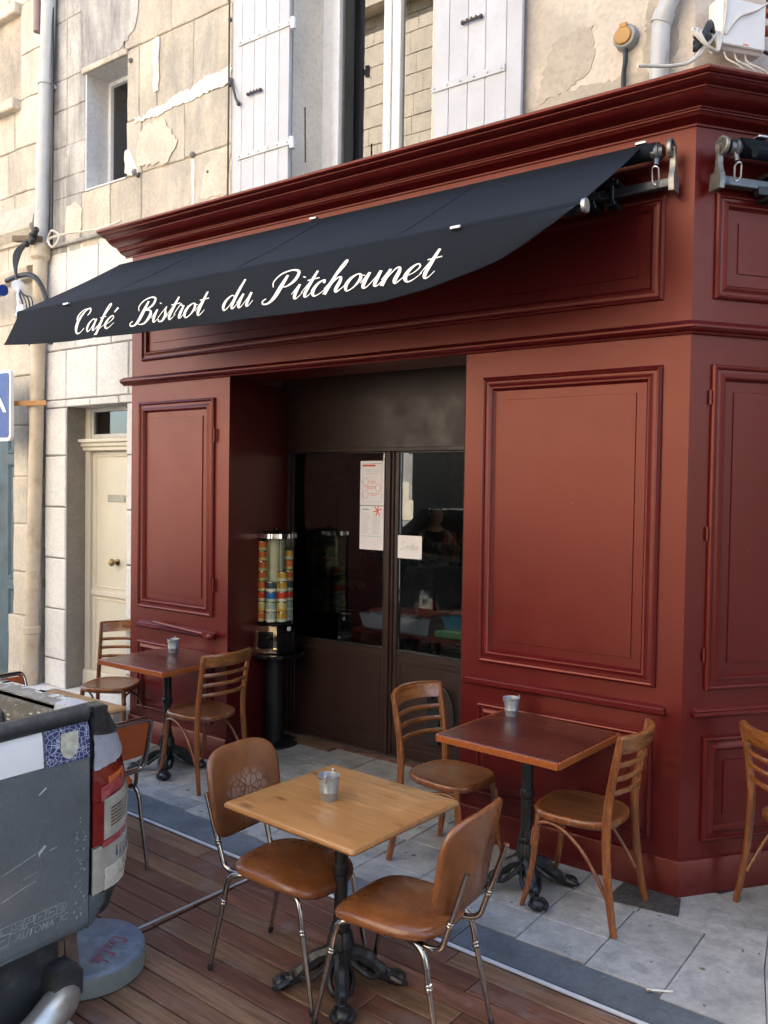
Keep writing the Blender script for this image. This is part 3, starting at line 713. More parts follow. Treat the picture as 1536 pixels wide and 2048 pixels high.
for j in range(NY+1):
    t = j/NY; row = []
    for i in range(NX+1):
        s_ = i/NX; x = lerp(lerp(XR0, XR1, s_), lerp(XF0, XF1, s_), t)
        y = lerp(-.10, FY, t); z = lerp(3.700, FZ+.03, t) - .012*math.sin(math.pi*t)
        if t > .9: z -= (t-.9)*10*.006
        z += .0035*math.sin(x*5.3+t*3)*math.sin(math.pi*t) + .002*math.sin(x*13-t*6)*t
        row.append((x, y, z))
    rows.append(row)
m = MB(); m.sheet(rows, .003, (0, 0, -1)); 
m.v = [tuple(IA @ Vector(p)) for p in m.v]; m.build('canopy', 'awning_cloth', aw, ang=60)
for xs in (-3.28, -2.22, -1.16):
    rr2 = []
    for j in range(13):
        t = .02+.94*j/12; s_ = (xs-XR0)/(XR1-XR0); x = lerp(lerp(XR0, XR1, s_), lerp(XF0, XF1, s_), t)
        z = lerp(3.700, FZ+.03, t)-.012*math.sin(math.pi*t)+.0035*math.sin(x*5.3+t*3)*math.sin(math.pi*t)+.002*math.sin(x*13-t*6)*t - (max(0, t-.9)*10*.006)
        rr2.append([(x-.012, lerp(-.10, FY, t), z+.0012), (x+.012, lerp(-.10, FY, t), z+.0012)])
    m = MB(); m.sheet(rr2, .0012, (0, 0, 1)); m.v = [tuple(IA @ Vector(p)) for p in m.v]; m.build('seam', 'awning_cloth', aw, ang=60)
m = MB(); m.tube([(XF0+.005, FY+.012, FZ+.004), (XF1-.005, FY+.012, FZ+.004)], .028, 12, M=IA); m.build('front_bar', 'awning_cloth', aw)
for x in (XF0, XF1):
    s_ = -1 if x < -2 else 1
    MB().tube([(x-s_*.004, FY+.012, FZ+.004), (x+s_*.012, FY+.012, FZ+.004)], .030, 14, M=IA).build('end_cap', 'aluminium', aw)
VB = [(-4.553, 2.980), (-4.2, 2.958), (-3.762, 2.944), (-3.131, 2.930), (-2.128, 2.917), (-1.5, 2.905), (-1.234, 2.906), (-.95, 2.935), (-.700, 2.982), (-.573, 3.013), (-.451, 3.062), (-.289, 3.140), (-.20, 3.185)]
def vbot(x):
    for (a, za), (c, zc) in zip(VB, VB[1:]):
        if x <= c: return za+(zc-za)*(x-a)/(c-a)
    return VB[-1][1]
rows = []
NV = 8
def val_pt(s_, t):
    xf = lerp(XF0+.03, XF1, s_); xb = lerp(-4.553, -.20, s_)
    z1 = vbot(xb); x = lerp(xf, xb, t); z = lerp(FZ, min(z1, FZ-.004), t)
    y = FY-.018-.012*math.sin(t*2.2)-.03*t*t*max(0, 1-s_*6)+(.007*math.sin(s_*17)+.004*math.sin(s_*41+1))*t
    return Vector((x, y, z))
for j in range(NV+1): rows.append([val_pt(i/160, j/NV) for i in range(161)])
hem = [[val_pt(i/160, 1.0)+Vector((0, -.0016, .002)), val_pt(i/160, .93)+Vector((0, -.0016, 0))] for i in range(156)]
hm = MB(); hm.sheet(hem, .0012, (0, -1, 0)); hm.v = [tuple(IA @ Vector(p)) for p in hm.v]; hm.build('hem', 'awning_cloth', aw, ang=60)
m = MB(); m.sheet(rows, .0025, (0, 1, 0)); m.v = [tuple(IA @ Vector(p)) for p in m.v]; m.build('valance', 'awning_cloth', aw, ang=60)
for x, y, z in ((-3.835, FY-.026, 3.192), (-.795, FY-.026, 3.192), (-2.36, -.10, 3.708), (-.235, -.10, 3.706)):
    m = MB(); m.box(x-.028, x+.028, y-.012, y+.02, z-.006, z+.010, .004, IA); m.build('clip', 'aluminium', aw)
for x0 in (-.45, -3.2):                                 # folding arms under the cloth
    m = MB(); sg = 1 if x0 > -1 else -1
    e = (x0-sg*.95, -.40, 3.36); f_ = (x0-sg*.25, FY+.03, 3.185)
    m.bar((x0, -.08, 3.50), e, .045, .035, .004); m.bar(e, f_, .04, .032, .004); m.sphere(e, .035, 8)
    m.v = [tuple(IA @ Vector(p)) for p in m.v]; m.build('folding_arm', 'dark_steel', aw)
# second awning on the chamfer
a2 = thing('awning', 'rolled up dark blue awning with crank gear on the right hand corner face', 'awning', (0, 0, 0))
M2 = Matrix(((CU.x, -CN.x, 0, 0), (CU.y, -CN.y, 0, 0), (0, 0, 1, 0), (0, 0, 0, 1)))
awning_hardware(a2, M2, -1, x_end=.075, L=1.1)
m = MB(); m.tube([(.17, -.10, 3.655), (1.15, -.10, 3.655)], .046, 14, M=M2); m.build('roller', 'awning_cloth', a2)
rows = []
for j in range(7):
    t = j/6; rows.append([tuple(M2 @ Vector((x, -.11-.10*t, 3.70-.075*t-.03*math.sin(t*2)))) for x in (.175, .5, .9, 1.15)])
m = MB(); m.sheet(rows, .003, (0, 0, -1)); m.build('canopy', 'awning_cloth', a2)
m = MB(); m.tube([(.18, -.20, 3.60), (1.15, -.20, 3.60)], .026, 10, M=M2); m.build('front_bar', 'awning_cloth', a2)
m = MB(); m.box(.25, .31, -.14, -.09, 3.700, 3.714, .004, M2); m.build('clip', 'aluminium', a2)
m = MB(); m.bar((.30, -.07, 3.47), (.95, -.10, 3.47), .045, .04); m.v = [tuple(M2 @ Vector(p)) for p in m.v]; m.build('folding_arm', 'dark_steel', a2)
# ------------------------------------------------------------------ script lettering (pen strokes)
EX = [(.5, .08, .05), (.7, .2, .04), (.9, .42, .035)]
GL = {
 'C': (1.25, [[(.98, 1.42, .05), (1.14, 1.72, .10), (1.0, 2.02, .09), (.62, 1.86, .10), (.24, 1.25, .19), (.14, .62, .22), (.32, .08, .13), (.68, .05, .06), (1.02, .38, .045)],
               [(1.0, 2.02, .05), (.45, 1.98, .06), (.06, 1.66, .09), (.0, 1.28, .10), (.16, 1.08, .07), (.36, 1.22, .05)]]),
 'B': (1.45, [[(.72, 1.80, .12), (.58, 1.1, .20), (.42, .4, .19), (.18, .03, .11), (-.14, .0, .08), (-.24, .22, .07), (-.08, .36, .06)],
               [(.18, 1.12, .05), (.04, 1.5, .06), (.3, 1.92, .08), (.85, 2.08, .08), (1.24, 1.88, .12), (1.16, 1.40, .14), (.66, 1.10, .05)],
               [(.66, 1.10, .05), (1.12, 1.02, .10), (1.26, .62, .19), (1.0, .10, .12), (.62, .02, .06), (.36, .14, .05)]]),
 'P': (1.42, [[(.72, 1.80, .12), (.58, 1.1, .20), (.42, .4, .19), (.18, .03, .11), (-.14, .0, .08), (-.24, .22, .07), (-.08, .36, .06)],
               [(.10, 1.10, .05), (.0, 1.5, .06), (.28, 1.94, .08), (.85, 2.10, .08), (1.32, 1.90, .13), (1.28, 1.36, .16), (.92, 1.02, .08), (.62, 1.04, .05)]]),
 'S': (1.1, [[(.95, 1.6, .06), (.85, 1.95, .07), (.45, 1.85, .09), (.35, 1.4, .12), (.75, .8, .16), (.65, .15, .12), (.25, .0, .07), (-.05, .3, .06)]]),
 'a': (1.0, [[(.72, .88, .05), (.50, 1.02, .06), (.20, .75, .13), (.10, .35, .16), (.24, .02, .08), (.50, .22, .045), (.74, .80, .04)],
             [(.80, 1.0, .11), (.74, .55, .16), (.72, .2, .15), (.84, .03, .06), (1.10, .35, .035)]]),
 'f': (.78, [[(.05, .1, .035), (.42, .95, .05), (.74, 1.80, .06), (.72, 2.08, .07), (.55, 1.9, .10), (.42, 1.1, .16), (.30, .1, .17), (.14, -.62, .12), (-.04, -.72, .06), (-.02, -.45, .04), (.35, .02, .035), (.80, .40, .035)],
             [(.16, 1.0, .06), (.70, 1.04, .06)]]),
 'e': (.80, [[(.08, .36, .035), (.45, .52, .045), (.66, .82, .07), (.50, 1.02, .07), (.22, .78, .13), (.10, .36, .17), (.28, .02, .09), (.56, .10, .045), (.86, .42, .035)]]),
 'i': (.55, [[(-.02, .38, .035), (.24, 1.0, .05)], [(.27, 1.0, .12), (.20, .45, .16), (.24, .10, .12), (.38, .06, .05), (.62, .40, .035)], [(.36, 1.42, .13), (.38, 1.48, .14)]]),
 's': (.66, [[(.0, .35, .035), (.42, 1.12, .05)], [(.42, 1.12, .05), (.42, .8, .10), (.54, .42, .17), (.42, .04, .11), (.16, .02, .07), (.06, .2, .08)], [(.44, .06, .04), (.74, .40, .035)]]),
 't': (.56, [[(-.02, .38, .035), (.30, 1.10, .045)], [(.48, 1.72, .10), (.34, 1.0, .16), (.24, .36, .16), (.30, .06, .09), (.46, .10, .045), (.66, .40, .035)], [(.10, 1.16, .06), (.74, 1.22, .06)]]),
 'r': (.70, [[(-.02, .38, .035), (.26, 1.10, .06), (.34, 1.02, .08), (.52, .96, .06)], [(.54, .98, .10), (.46, .45, .16), (.46, .10, .12), (.58, .06, .05), (.80, .40, .035)]]),
 'o': (.84, [[(.48, 1.02, .06), (.22, .80, .13), (.10, .38, .16), (.26, .0, .07), (.54, .18, .06), (.72, .62, .13), (.64, .96, .09), (.48, 1.02, .05)], [(.66, .92, .04), (.92, .84, .04)]]),
 'd': (1.05, [[(.72, .88, .05), (.50, 1.02, .06), (.20, .75, .13), (.10, .35, .16), (.24, .02, .08), (.50, .22, .045), (.74, .80, .04)],
             [(1.04, 2.05, .10), (.88, 1.3, .16), (.76, .55, .17), (.74, .18, .13), (.88, .04, .06), (1.14, .42, .035)]]),
 'u': (1.02, [[(-.02, .38, .035), (.22, 1.0, .05)], [(.25, 1.0, .12), (.17, .45, .16), (.22, .06, .11), (.42, .12, .045), (.74, .82, .035)], [(.80, 1.0, .12), (.74, .45, .16), (.76, .10, .12), (.90, .06, .05), (1.10, .40, .035)]]),
 'n': (1.02, [[(-.02, .38, .035), (.22, 1.0, .05)], [(.24, 1.0, .12), (.10, .0, .16)], [(.14, .25, .035), (.46, .92, .06), (.66, 1.0, .09), (.72, .72, .15), (.66, .25, .16), (.76, .04, .07), (1.08, .40, .035)]]),
 'c': (.74, [[(.58, .78, .13), (.54, 1.0, .07), (.24, .82, .12), (.10, .38, .17), (.26, .02, .09), (.54, .10, .045), (.82, .42, .035)]]),
 'h': (1.04, [[(-.02, .38, .035), (.44, 1.30, .05), (.66, 1.92, .06), (.58, 2.08, .07), (.42, 1.6, .12), (.26, .8, .16), (.10, .0, .17)], [(.14, .25, .035), (.46, .92, .06), (.66, 1.0, .09), (.72, .72, .15), (.66, .25, .16), (.76, .04, .07), (1.08, .40, .035)]]),
 'l': (.5, [[(-.02, .38, .035), (.40, 1.5, .05), (.55, 2.0, .06), (.40, 1.7, .12), (.22, .8, .16), (.20, .12, .12), (.36, .06, .05), (.58, .4, .035)]]),
 '-': (.6, [[(.1, .5, .1), (.5, .55, .1)]]),
}
def layout(text):
    x = 0; out = []
    for ch in text:
        if ch == ' ': x += .75; continue
        key = 'e' if ch == '\u00e9' else ch
        adv, strokes = GL[key]
        for s_ in strokes: out.append([(a+x, b_, c) for a, b_, c in s_])
        if ch == '\u00e9': out.append([(.56+x, 1.28, .07), (.76+x, 1.62, .15)])
        x += adv
    return out, x
def pen(strokes, place, shear=.5, thick=1.0, sub=7, minw=.0):
    m = MB(); lift = 0
    for st in strokes:
        P = cat_rom([(a+shear*b_, b_, c) for a, b_, c in st], sub); L = []; Rr = []
        for i, p in enumerate(P):
            t = (P[min(i+1, len(P)-1)]-P[max(i-1, 0)]); t.z = 0
            if t.length < 1e-7: t = Vector((0, 1, 0))
            t.normalize(); nx, ny = -t.y, t.x; h = max(minw, p.z*thick)*.5
            L.append((p.x+nx*h, p.y+ny*h)); Rr.append((p.x-nx*h, p.y-ny*h))
        lift += .00006
        m.strip([[place(a, b_, lift) for a, b_ in L], [place(a, b_, lift) for a, b_ in Rr]])
    return m
def on_valance(x, z, lift):
    zb = vbot(x); s_ = min(1, max(0, (x-XF0)/(XF1-XF0))); t = min(1, max(0, (FZ-z)/(FZ-zb)))
    return Vector((x, val_pt(s_, t).y-.0034-lift, z))
for word, xa, xb, zb in (('Caf\u00e9', -3.755, -3.30, 2.985), ('Bistrot', -3.125, -2.475, 2.978), ('du', -2.345, -2.085, 2.984), ('Pitchounet', -1.985, -.885, 2.982)):
    st, wd = layout(word); u = .075
    tot = wd+.1
    kx = (xb-xa)/(tot*u)
    m = pen(st, lambda a, b_, l: IA @ on_valance(xa+a*u*kx*.97, zb+b_*u, l), .56/kx*.9, 1.26)
    m.build('lettering', 'white_print', aw, recalc=False)

# ------------------------------------------------------------------ the stone house above and beside the cafe
WY = .08
hs = thing('stone_house', 'old limestone house with white shutters rising above the maroon cafe front', 'house')
def wall_piece(x0, x1, z0, z1, mat='mortar', y0=WY+.012, y1=.60): MB().box(x0, x1, y0, y1, z0, z1).build('wall', mat, hs)
SW = (-5.07, -4.52, 4.452, 5.43); BWN = (-2.742, -1.585, 3.97, 6.4)
b = MB()
b.box(-5.72, SW[0], WY+.012, .60, 3.97, 6.9); b.box(SW[0], SW[1], WY+.012, .60, 3.97, SW[2]); b.box(SW[0], SW[1], WY+.012, .60, SW[3], 6.9); b.box(SW[1], BWN[0], WY+.012, .60, 3.97, 6.9)
b.box(BWN[0], BWN[1], WY+.012, .60, 6.4, 6.9)
b.build('wall', 'mortar', hs)
b = MB(); b.prism([(BWN[1], WY), (-.045, WY), (-.045+CU.x*1.5, WY+CU.y*1.5), (-.045+CU.x*1.5+CU2.x*3, WY+CU.y*1.5+CU2.y*3), (-.045+CU.x*1.5+CU2.x*3-.6, WY+CU.y*1.5+CU2.y*3), (-.045+CU.x*1.5-.6, WY+CU.y*1.5), (-.4, .60), (BWN[1], .60)], 3.97, 6.9)
b.build('wall', 'plaster', hs)
b = MB(); b.prism([(-9, .12), (-.08, .12), (.8, 1.35), (-.9, 7.5), (-9, 7.5)], 6.9, 12.2); b.build('upper_storeys', 'ashlar', hs)  # unseen upper mass, made tall to keep the sun off the street
b = MB(); b.box(-9, -.9, .62, 7.5, 3.05, 6.9); b.build('upper_room_core', 'interior_wall', hs) if False else None
rr = random.Random(11)
def block(x0, x1, z0, z1, mat='ashlar', y=WY, depth=.05, ch=.006, jit=.005, par=None, name='stone_block', gap=.003):
    cx, cz = (x0+x1)/2, (z0+z1)/2; hx, hz = (x1-x0)/2-gap, (z1-z0)/2-gap
    yy = y+rr.uniform(-jit, jit)
    o = MB(); ring = []
    for (ax, az), (bx_, bz) in (((-hx, -hz), (hx, -hz)), ((hx, -hz), (hx, hz)), ((hx, hz), (-hx, hz)), ((-hx, hz), (-hx, -hz))):
        k_ = 3 if abs(bx_-ax)+abs(bz-az) < .35 else 4
        for t_ in range(k_):
            f_ = t_/k_; ring.append((ax+(bx_-ax)*f_+rr.uniform(-1, 1)*jit*.9, az+(bz-az)*f_+rr.uniform(-1, 1)*jit*.9))
    def rg(sc_, y_): return [(x_*(1-sc_/max(.02, hx)), y_+0*x_, z_*(1-sc_/max(.02, hz))) for x_, z_ in ring]
    c1 = [(x_, y_+rr.uniform(-.3, .6)*ch, z_) for x_, y_, z_ in rg(ch*.25, -depth/2+ch*.7)]
    c2 = [(x_, y_+rr.uniform(-.2, .3)*ch, z_) for x_, y_, z_ in rg(ch*1.5, -depth/2)]
    o.strip([rg(0, depth/2), rg(0, -depth/2+ch*1.6), c1, c2], closed=True); o.add(c2, [tuple(range(len(c2)))])
    ob = o.build(name, mat, par or hs, (cx, yy+depth/2, cz))
    ob.rotation_euler = (rr.uniform(-1, 1)*jit*.8, rr.uniform(-1, 1)*jit*.5, rr.uniform(-1, 1)*jit*.8)
    return ob
courses = [3.975, 4.45, 4.885, 5.455, 5.93, 6.42, 6.88]
cuts = [[-4.33, -3.72, -3.31], [-4.325, -3.82, -3.31], [-4.36, -4.15, -3.31], [-3.98, -3.36], [-4.45, -3.7], [-4.2, -3.5]]
for k in range(6):
    z0, z1 = courses[k], courses[k+1]
    xs = [-5.12 if k not in (1, 2) else SW[1]+.004] + cuts[k] + [-2.745]
    for a, c in zip(xs, xs[1:]):
        # left shutter hides part: still built
        segs = [(a, c)] if c-a < .75 else [(a, (a+c)/2), ((a+c)/2, c)]
        for p, q in segs:
            if k in (0,) and p < SW[1] and q > SW[0] and z1 > SW[2]: block(p, q, z0, SW[2])
            elif k == 3 and p < SW[1]: block(p, q, z0, z1)
            else: block(p, q, z0, z1)
for zz in ((3.975, 4.45), (4.45, 4.62), (4.62, 4.885), (4.885, 5.20), (5.20, 5.455), (5.455, 5.95), (5.95, 6.42), (6.42, 6.88)):   # rendered quoin strip between pipe and small window
    block(-5.70, -5.60, *zz, mat='soot_render', gap=.0008, jit=.004); block(-5.60, -5.335, *zz, mat='grey_render', gap=.0008, jit=.003); block(-5.335, -5.12 if zz[0] < 4.4 or zz[0] > 5.4 else SW[0]-.002, *zz, mat='grey_render', gap=.0008, jit=.003)
# pale lime mortar smeared over the joints
def smear(pts, n, mat='lime_mortar', th=.006, y=WY-.007, seed=1, amp=.02):
    q = random.Random(seed); out = []
    m = len(pts)
    for i in range(m):
        a = Vector(pts[i]); c = Vector(pts[(i+1) % m]); k = max(2, int((c-a).length/n))
        for j in range(k):
            p = a+(c-a)*j/k; out.append((p.x+q.uniform(-amp, amp), p.y+q.uniform(-amp, amp)))
    cx = sum(p[0] for p in out)/len(out); cz = sum(p[1] for p in out)/len(out)
    T = Matrix(((1, 0, 0, 0), (0, 0, -1, y+th), (0, 1, 0, 0), (0, 0, 0, 1)))
    M_ = MB(); M_.prism(out, 0, th, T)
    return M_.build('mortar_patch', mat, hs)
smear([(-4.41, 4.86), (-4.25, 4.85), (-4.1, 4.845), (-3.95, 4.872), (-3.7, 4.86), (-3.5, 4.89), (-3.31, 4.88), (-3.31, 5.02), (-3.45, 4.985), (-3.6, 5.0), (-3.75, 4.955), (-3.9, 4.96), (-4.05, 4.915), (-4.2, 4.915), (-4.3, 4.885), (-4.42, 4.90)], .018, seed=4, amp=.011)
smear([(-4.18, 5.03), (-4.12, 5.03), (-4.115, 5.45), (-4.19, 5.44)], .04, seed=5, amp=.008)
smear([(-3.72, 4.0), (-3.69, 4.0), (-3.70, 4.43), (-3.735, 4.43)], .04, seed=6, amp=.006)
smear([(-4.52, 4.47), (-4.36, 4.46), (-4.42, 4.63), (-4.52, 4.68)], .04, seed=8, amp=.02)
smear([(-5.34, 4.04), (-5.13, 4.05), (-5.10, 4.30), (-5.2, 4.38), (-5.33, 4.36)], .05, 'plaster', seed=9, amp=.015)
smear([(-2.73, 4.35), (-2.56, 4.30), (-2.50, 4.52), (-2.6, 4.63), (-2.73, 4.6)], .05, 'plaster', seed=12, amp=.02) if False else None
# remains of old render over the blocks
smear([(-5.1, 5.46), (-4.62, 5.47), (-4.4, 5.60), (-4.32, 5.9), (-4.5, 6.3), (-4.9, 6.5), (-5.12, 6.4)], .03, 'grey_render', th=.002, y=WY-.008, seed=41, amp=.02)
smear([(-3.62, 4.12), (-3.35, 4.1), (-3.32, 4.38), (-3.5, 4.42), (-3.6, 4.3)], .025, 'plaster', th=.002, y=WY-.008, seed=44, amp=.014)
smear([(-4.36, 4.50), (-4.0, 4.47), (-3.88, 4.6), (-4.05, 4.8), (-4.3, 4.82), (-4.38, 4.66)], .03, 'plaster', th=.002, y=WY-.008, seed=46, amp=.016)
pt = MB()
for px_, pz_, s_ in ((-4.40, 4.47, .028), (-4.36, 4.44, .02), (-3.72, 4.46, .024), (-3.55, 4.30, .013), (-4.46, 5.36, .02), (-3.33, 5.33, .016)):
    pt.sphere((px_, WY-.006, pz_), s_, 6)
pt.build('broken_edge', 'soot_render', hs)['kind'] = 'stuff'
# plaster patches right of the window
smear([(-.86, 4.28), (-.80, 4.44), (-.66, 4.47), (-.58, 4.46), (-.56, 4.30), (-.60, 4.21), (-.75, 4.15), (-.9, 4.12)], .018, 'plaster_bare', th=.004, y=WY-.004, seed=14, amp=.012)
smear([(-1.0, 3.98), (-.98, 4.10), (-.84, 4.13), (-.6, 4.16), (-.45, 4.14), (-.30, 4.16), (-.2, 4.05), (-.2, 3.98)], .018, 'plaster_bare', th=.005, y=WY-.005, seed=15, amp=.012)
smear([(-.30, 4.19), (-.28, 4.5), (-.2, 4.6), (-.12, 4.6), (-.12, 4.2), (-.2, 4.1)], .018, 'plaster_bare', th=.003, y=WY-.003, seed=16, amp=.012)
# small window
MB().box(SW[0]+.0, SW[1]-.0, .30, .36, SW[2], SW[3]).build('window_recess', 'white_pvc', hs) if False else None
wn = frame_rings(MB(), (0, .31, 0), FU, FN, SW[0]-.002, SW[1]+.002, SW[2]-.002, SW[3]+.002, [(0, -.04), (0, .01), (.045, .01), (.05, -.02), (.05, -.04)]).build('window', 'white_pvc', hs)
MB().box(SW[0]+.05, SW[1]-.05, .325, .331, SW[2]+.05, SW[3]-.05).build('pane', 'window_glass', wn)
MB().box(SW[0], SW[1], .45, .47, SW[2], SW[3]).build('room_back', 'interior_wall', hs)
sr = MB(); sr.box(SW[0]-.004, SW[0]+.010, WY+.006, .30, SW[2], SW[3]); sr.box(SW[0]-.0, SW[1], WY+.006, .30, SW[3]-.010, SW[3]+.004); sr.box(SW[0], SW[1], WY-.004, .30, SW[2]-.004, SW[2]+.008); sr.build('window_reveal', 'white_stone', hs)
lt = MB(); lt.bar((SW[0]-.03, WY-.008, SW[3]+.012), (SW[1]+.02, WY-.008, SW[3]+.012), .03, .05, .006); lt.build('lintel_moulding', 'ashlar', hs)
# big window, set deep, white frame in two leaves
x0, x1, z0, z1, y = BWN[0], BWN[1], 3.98, 6.38, .42
sr = MB(); sr.box(x0-.004, x0+.012, WY+.01, .42, 3.97, 6.4); sr.box(x1-.012, x1+.004, WY+.01, .42, 3.97, 6.4); sr.build('window_reveal', 'lime_mortar', hs)  # lining made pale to stand in for light from the right
wf = MB(); wf.box(x0, x0+.10, y-.02, y+.05, z0, z1, .004); wf.box(x1-.10, x1, y-.02, y+.05, z0, z1, .004); wf.box(x0+.1, x1-.1, y-.02, y+.05, z0, z0+.09, .004); wf.box(x0+.1, x1-.1, y-.02, y+.05, z1-.09, z1, .004)
wf = wf.build('window', 'white_pvc', hs)
for a, c in ((x0+.10, -2.125), (-2.12, x1-.10)):
    sh = frame_rings(MB(), (0, y-.015, 0), FU, FN, a, c, z0+.09, z1-.09, [(0, -.03), (0, .02), (.02, .028), (.05, .024), (.066, .012), (.072, -.012), (.072, -.03)]).build('sash', 'white_pvc', wf)
    MB().box(a+.07, c-.07, y+.0, y+.006, z0+.16, z1-.16).build('pane', 'window_glass', wf)
MB().tube([(-2.122, y-.048, 4.1), (-2.122, y-.048, 6.2)], .012, 6).build('espagnolette', 'white_pvc', wf)
MB().box(x0, x1, .62, .64, 3.97, 6.4).build('room_back', 'interior_wall', hs)
# shutters
def shutter(x0, x1, z0, z1, hinge_right, straps, n=5):
    s_ = MB(); 
    root = None
    wds = [.9, 1.1, 1.0, 1.15, .85]; tot = sum(wds); x = x0
    fr = MB(); fr.box(x0+.01, x1-.01, .036, .050, z0+.01, z1-.01); root = fr.build('shutter', 'shutter_paint', hs)
    for i in range(n):
        wx = (x1-x0)*wds[i]/tot
        MB().box(-wx/2+.0012, wx/2-.0012, -.013, .013, -(z1-z0)/2, (z1-z0)/2, .0025).build('plank', 'shutter_paint', root, (x+wx/2, .024+rr.uniform(-.001, .001), (z0+z1)/2)); x += wx
    for z in straps:
        xa, xb = (x0+.07, x1+.02) if hinge_right else (x0-.01, x1-.10)
        st = MB(); st.box(xa, xb, .002, .010, z-.020, z+.020, .002)
        nb = 6
        for k in range(nb):
            bx_ = xa+.02+(xb-xa-.04)*(k/(nb-1))
            st.sphere((bx_, .002, z), .0075, 6)
        st = st.build('strap_hinge', 'shutter_paint', root)
        if hinge_right: MB().tube([(x1+.03, .016, z-.045), (x1+.03, .016, z+.03)], .02, 10).build('pintle', 'white_pvc', root)
    return root
sL = shutter(-3.237, -2.692, 4.0, 6.35, True, (4.300, 5.085, 5.95))
sR = shutter(-1.533, -.957, 4.0, 6.35, False, (4.345, 5.10, 5.95))
def latch(x, z, root, big=True):
    m = MB(); m.tube([(x-.055, -.006, z), (x+.055, -.006, z)], .008, 7); m.sphere((x-.06, -.006, z), .013, 6); m.sphere((x+.06, -.006, z), .013, 6)
    for k in (-.03, 0, .03): m.sphere((x+k, -.01, z+.008), .007, 6)
    m.build('bolt', 'old_iron', root)
latch(-3.00, 4.705, sL); latch(-1.27, 4.665, sR)
m = MB(); m.tube([(-3.225, -.01, 4.83), (-3.185, -.02, 4.76), (-3.17, -.015, 4.70), (-3.15, -.01, 4.665)], .009, 6); m.tube([(-3.235, -.0, 4.86), (-3.22, -.02, 4.80)], .014, 6); m.sphere((-3.145, -.012, 4.66), .016, 6); m.build('shutter_stay', 'old_iron', sL)
m = MB(); m.tube([(-1.04, -.005, 4.93), (-1.015, -.015, 4.88), (-1.025, -.02, 4.84)], .008, 6); m.build('shutter_stay', 'old_iron', sR)
MB().tube([(-3.247, -.01, 3.93), (-3.247, -.01, 6.4)], .007, 6).build('espagnolette_rod', 'dark_steel', sL)
MB().tube([(-2.58, WY-.02, 4.16), (-2.585, WY-.025, 4.52)], .006, 6).build('iron_hook', 'old_iron', hs)
# white dressed stone round the house door
wb = hs
DX0, DX1 = -5.33, -4.50
b = MB(); b.box(-5.655, DX0, WY+.014, .7, 0, 2.716); b.box(DX1, -4.322, WY+.014, .7, 0, 2.716); b.box(-5.655, -4.322, WY+.014, .7, 2.72, 3.97); b.build('wall', 'white_joint', hs)
pj = [.20, .451, .896, 1.342, 1.791, 2.238, 2.655]
for z0, z1 in zip(pj, pj[1:]):
    block(-5.650, DX0+.0, z0, z1, 'white_stone', gap=.006, jit=.0015, ch=.007, depth=.24); block(DX1, -4.33, z0, z1, 'white_stone', gap=.006, jit=.0015, ch=.007, depth=.24)
for a, c in ((-5.650, -5.335), (-5.335, -4.99), (-4.99, -4.60), (-4.60, -4.33)): block(a, c, 2.655, 2.722, 'white_stone', gap=.004, jit=.001, ch=.005, depth=.22)
for a, c in ((-5.650, -5.335), (-5.335, -4.895), (-4.895, -4.47), (-4.47, -4.33)): block(a, c, 2.722, 3.15, 'white_stone', gap=.005, jit=.001, ch=.005)
for a, c in ((-5.650, -5.2), (-5.2, -4.7), (-4.7, -4.33)): block(a, c, 3.15, 3.42, 'white_stone', gap=.005, jit=.001, ch=.005)
for a, c in ((-5.650, -5.332), (-5.332, -4.885), (-4.885, -4.33)): block(a, c, 3.42, 4.03, 'white_stone', gap=.005, jit=.001, ch=.005)
lg = MB(); lg.box(-5.70, -4.34, WY-.035, WY+.02, 4.035, 4.06, .006); lg.build('ledge', 'grey_render', hs)
st = MB(); st.box(-6.1, -4.33, -.16, .45, -.03, .205, .012); st.build('door_step', 'white_stone', hs)
# cream house door
dY = .305
fr = MB(); fr.box(DX0-.002, DX0+.065, dY-.03, dY+.06, .205, 2.72, .004); fr.box(DX1-.06, DX1+.002, dY-.03, dY+.06, .205, 2.72, .004); fr.box(DX0+.06, DX1-.06, dY-.0, dY+.06, 2.66, 2.72); fr = fr.build('door_frame', 'cream_door', hs)
hd = MB(); hd.strip([[Vector((DX0+.0, dY-.03-d, z)), Vector((DX1, dY-.03-d, z))] for d, z in ((0, 2.28), (.03, 2.29), (.03, 2.315), (.05, 2.325), (.05, 2.35), (.075, 2.36), (.075, 2.385), (0, 2.395))]); hd.add([(DX0, dY-.03-d, z) for d, z in ((0, 2.28), (.03, 2.29), (.03, 2.315), (.05, 2.325), (.05, 2.35), (.075, 2.36), (.075, 2.385), (0, 2.395))], [tuple(range(8))]); hd.build('door_cornice', 'cream_door', fr)
tw = frame_rings(MB(), (0, dY, 0), FU, FN, DX0+.065, DX1-.06, 2.395, 2.66, [(0, -.03), (0, .015), (.035, .015), (.035, -.03)]).build('transom_light', 'grey_pvc', hs)
MB().box(DX0+.10, DX1-.095, dY+.005, dY+.01, 2.43, 2.625).build('pane', 'window_glass', tw)
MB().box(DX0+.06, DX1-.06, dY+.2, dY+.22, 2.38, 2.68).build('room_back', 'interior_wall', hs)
dl = MB(); dl.box(DX0+.065, DX1-.06, dY, dY+.045, .215, 2.28, .003); dl = dl.build('house_door', 'cream_door', hs)
dl['label'] = 'cream painted front door with letter slot'
frame_rings(MB(), (0, dY, 0), FU, FN, DX0+.11, DX1-.10, 1.09, 2.25, [(0, 0), (.004, .008), (.014, .008), (.02, -.0)]).build('door_bead', 'cream_door', dl)
frame_rings(MB(), (0, dY, 0), FU, FN, DX0+.11, DX1-.10, .42, 1.00, [(0, 0), (.004, .008), (.014, .008), (.02, -.0)]).build('door_bead', 'cream_door', dl)
